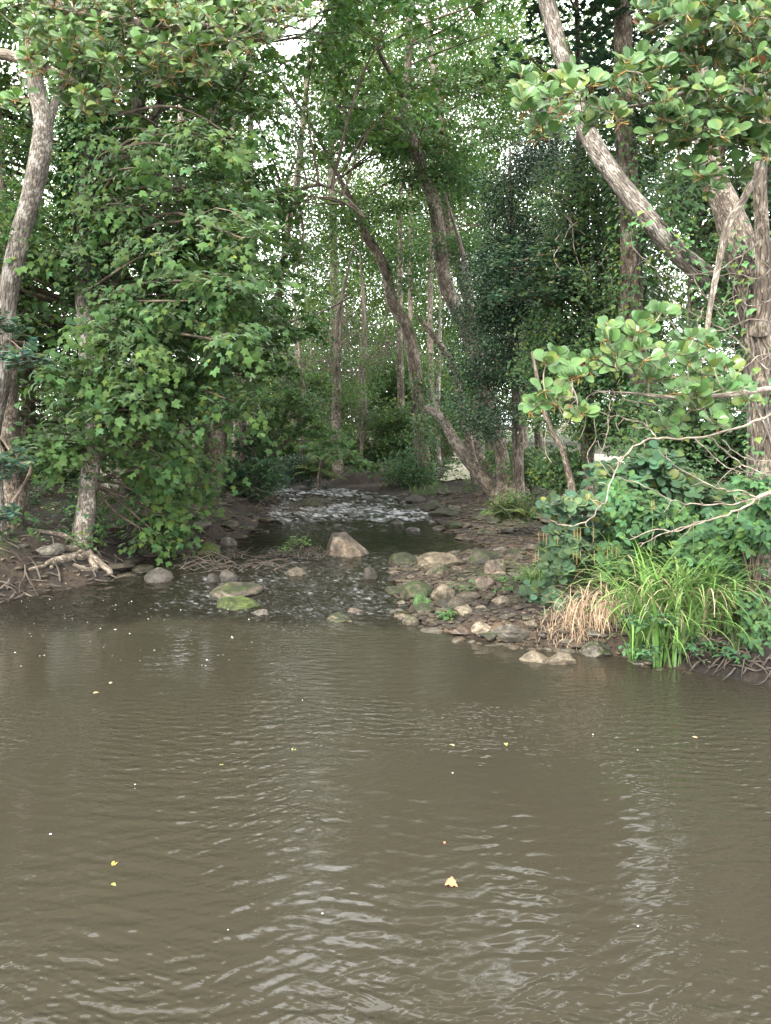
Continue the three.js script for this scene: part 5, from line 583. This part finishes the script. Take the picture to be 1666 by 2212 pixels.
{ // hanging flower spikes of the sedge
  const root = thing('sedge_flower', 'arching sedge stems with hanging tan flower spikes over the sapling', 'sedge', gp(1345, 1360)), r = rng(320), stem = plain(new THREE.BufferGeometry().copy(stick([V(0, 0, 0), V(0, 0.5, 0), V(0, 1, 0)], 0.004, 0.002, { seg: 4 })));
  for (const [pts, spikes] of [[[[1345, 1360], [1300, 1240], [1240, 1160], [1165, 1146]], [[1164, 1148], [1174, 1150], [1180, 1152]]], [[[1340, 1360], [1290, 1260], [1220, 1180], [1150, 1190]], [[1156, 1190], [1163, 1187], [1204, 1155]]], [[[1350, 1360], [1320, 1250], [1280, 1180], [1235, 1185]], [[1238, 1188], [1246, 1190], [1254, 1188]]], [[[1360, 1360], [1330, 1220], [1290, 1145], [1240, 1140]], [[1240, 1142], [1247, 1140], [1254, 1141], [1282, 1142]]], [[[1370, 1360], [1360, 1260], [1340, 1190], [1310, 1180]], [[1312, 1182], [1322, 1180], [1331, 1180], [1284, 1188]]], [[[1400, 1370], [1405, 1240], [1410, 1120], [1408, 1075]], [[1408, 1080], [1413, 1078]]], [[[1480, 1370], [1492, 1280], [1498, 1180], [1498, 1120]], [[1498, 1125]]]]) {
    part(root, 'stem', toBase(root, stick(pix(pts.map(([x, y]) => [x, y, 6.6])), 0.003, 0.0015, { seg: 24, color: [0.35, 0.75, 0.2] })), M.barkPale);
    for (const [x, y] of spikes) { const a = P(x, y, 6.6), L = 0.08 + 0.06 * r(); part(root, 'flower_spike', toBase(root, tube([a, a.clone().add(V(0.003, -L * 0.5, 0)), a.clone().add(V(0.006, -L, 0))], [0.002, 0.0035, 0.0015], { radial: 6, seg: 6, lump: 0.3, color: [0.8, 0.66, 0.34] })), M.barkPale); }
  } }
// ---------------------------------------------------------------- floating leaves, specks of foam, litter
for (const [label, x, y, s, c, star] of [['curled orange star-shaped leaf floating in the near pool', 975, 1912, 0.042, [0.310, 0.136, 0.062], true], ['tiny orange leaf floating above the star-shaped one', 960, 1818, 0.03, [0.248, 0.099, 0.050]], ['yellow-orange leaf floating at the left of the pool', 243, 1870, 0.055, [0.310, 0.223, 0.037]], ['small yellow leaf floating just below the orange-yellow one', 241, 1910, 0.034, [0.260, 0.248, 0.037]], ['yellow-green leaf floating left of the bright reflection', 480, 1649, 0.05, [0.211, 0.236, 0.031]], ['pale leaf floating inside the bright reflection', 633, 1622, 0.06, [0.217, 0.236, 0.074]], ['pale yellow leaf floating in mid pool', 982, 1612, 0.05, [0.310, 0.298, 0.124]], ['green-yellow leaf floating right of mid pool', 1092, 1605, 0.055, [0.198, 0.260, 0.050]], ['orange fleck of leaf floating far left', 200, 1498, 0.06, [0.260, 0.186, 0.087]], ['pale fleck of leaf floating near the far left shadow', 237, 1477, 0.05, [0.310, 0.279, 0.155]], ['tan leaf floating below the right bank', 1495, 1592, 0.045, [0.279, 0.186, 0.093]]]) {
  const p = G(x, y, 0), g = plain((star ? LEAF.palm : LEAF.oval).clone(), c); const gg = star ? mergeGeometries([g.clone().rotateX(-0.35), g.clone().rotateY(2.2).rotateX(-0.2), g.clone().rotateY(-2.0).rotateX(-0.3)]) : g; const m = single('floating_leaf', label, 'leaf', gg, M.dry, V(p.x, waterY(p.x, p.z) + 0.004 + (star ? 0.01 : 0), p.z)); m.scale.setScalar(s * 0.8); m.rotation.y = x % 6; m.rotation.z = 0.12; }
{ const r = rng(411), n = 80, im = new THREE.InstancedMesh(new THREE.SphereGeometry(1, 7, 4), std({ color: 0xe8e8e4, roughness: 0.3 }), n); for (let i = 0; i < n; i++) { const q = r(), p = q < 0.8 ? G(lerp(20, 560, r()), lerp(1300, 1440, r() ** 1.4), 0) : G(lerp(100, 1400, r()), lerp(1500, 2150, r()), 0); const s = (q < 0.8 ? 0.002 + 0.0045 * r() * r() : 0.0016 + 0.002 * r()); im.setMatrixAt(i, new THREE.Matrix4().compose(V(p.x, waterY(p.x, p.z), p.z), new THREE.Quaternion(), V(s * (1 + r()), s * 0.6, s))); } im.name = 'foam_specks'; im.userData = { kind: 'stuff', label: 'white specks of foam drifting on the pool', category: 'foam' }; im.castShadow = im.receiveShadow = true; scene.add(im); }
{ const r = rng(421), n = 9000, im = new THREE.InstancedMesh(plain(LEAF.oval.clone()), M.dry, n), c = new THREE.Color(); let i = 0; for (let t = 0; i < n && t < 60000; t++) { const D = 5.4 + 22 * r() ** 1.5, x = lerp(-9, 8, r()), s = shore(x, -D); if (s < 0.1 || s > 5) continue; if (x > midX(D) && s < 1.6 && D > 7.2 && D < 16 && r() < 0.85) continue; const sc = 0.035 + 0.045 * r(); im.setMatrixAt(i, new THREE.Matrix4().compose(V(x, groundY(x, -D) + 0.008, -D), Q(r() * 6.28, (r() - 0.5) * 0.9, (r() - 0.5) * 0.9), V(sc, sc, sc))); const k = 0.5 + r(); c.setRGB(0.12 * k, 0.08 * k, 0.05 * k); if (r() < 0.06) c.setRGB(0.4, 0.28, 0.08); im.setColorAt(i, c); i++; } im.count = i; im.name = 'leaf_litter'; im.userData = { kind: 'stuff', label: 'dead brown leaves littering the banks', category: 'leaf litter' }; im.castShadow = im.receiveShadow = true; scene.add(im); }
{ const root = new THREE.Group(); root.name = 'ground_cover'; root.userData = { kind: 'stuff', label: 'low ivy and herbs covering the shaded banks', category: 'ground cover' }; scene.add(root); const fo = new Foliage(root), r = rng(431); for (let t = 0, i = 0; i < 2600 && t < 50000; t++) { const D = 5.6 + 20 * r(), x = lerp(-12, 10, r()), s = shore(x, -D), right = x > midX(D); if (s < (right ? (D < 7.3 ? 0.4 : 1.5) : 0.7) || s > 7) continue; if (fbm(x * 0.7, 3, D * 0.7, 3) < -0.16) continue; fo.add(r() < 0.6 ? 'ivy' : 'bramble', V(x, groundY(x, -D) + 0.05 + 0.08 * r(), -D), Q(r() * 6.28, -1.1 + r() * 0.6, 0), 0.8 + 0.5 * r(), hue(GREENS.ivy, r, 0.35)); i++; } fo.build('foliage', M.leaf); }
// ---------------------------------------------------------------- the pale clearing beyond the right bank
{ const pos = [], uv = [], col = [], idx = [], nx = 60, nz = 30; for (let i = 0; i <= nz; i++) for (let j = 0; j <= nx; j++) { const x0 = lerp(1.6, 12, j / nx), D = lerp(19.4 + 1.6 * fbm(x0 * 0.9, 2, 7, 4), 27 + 4 * fbm(x0 * 0.7, 9, 3, 4), i / nz), x = x0 + 0.12 * D - 2.4 + (j ? 0 : 0.8 * fbm(D * 1.1, 4, 1, 3)); pos.push(x, groundY(x, -D) + 0.03 + 0.02 * fbm(x, 1, D, 2), -D); uv.push(x, D); const k = 1 + 0.5 * fbm(x * 1.5, 5, D * 1.5, 3); col.push(0.3 * k, 0.28 * k, 0.2 * k); } for (let i = 0; i < nz; i++) for (let j = 0; j < nx; j++) { const a = i * (nx + 1) + j; idx.push(a, a + 1, a + nx + 1, a + 1, a + nx + 2, a + nx + 1); }
  const g = new THREE.BufferGeometry(); g.setAttribute('position', new THREE.Float32BufferAttribute(pos, 3)); g.setAttribute('uv', new THREE.Float32BufferAttribute(uv, 2)); g.setAttribute('color', new THREE.Float32BufferAttribute(col, 3)); g.setIndex(idx); g.computeVertexNormals(); const m = new THREE.Mesh(g, std({ vertexColors: true, bumpMap: soilBumpT, bumpScale: 0.02 })); m.name = 'gravel_path'; m.userData = { kind: 'structure', label: 'pale dry track in the clearing behind the right bank trees' }; m.receiveShadow = m.castShadow = true; scene.add(m); }
renderer.render(scene, camera);
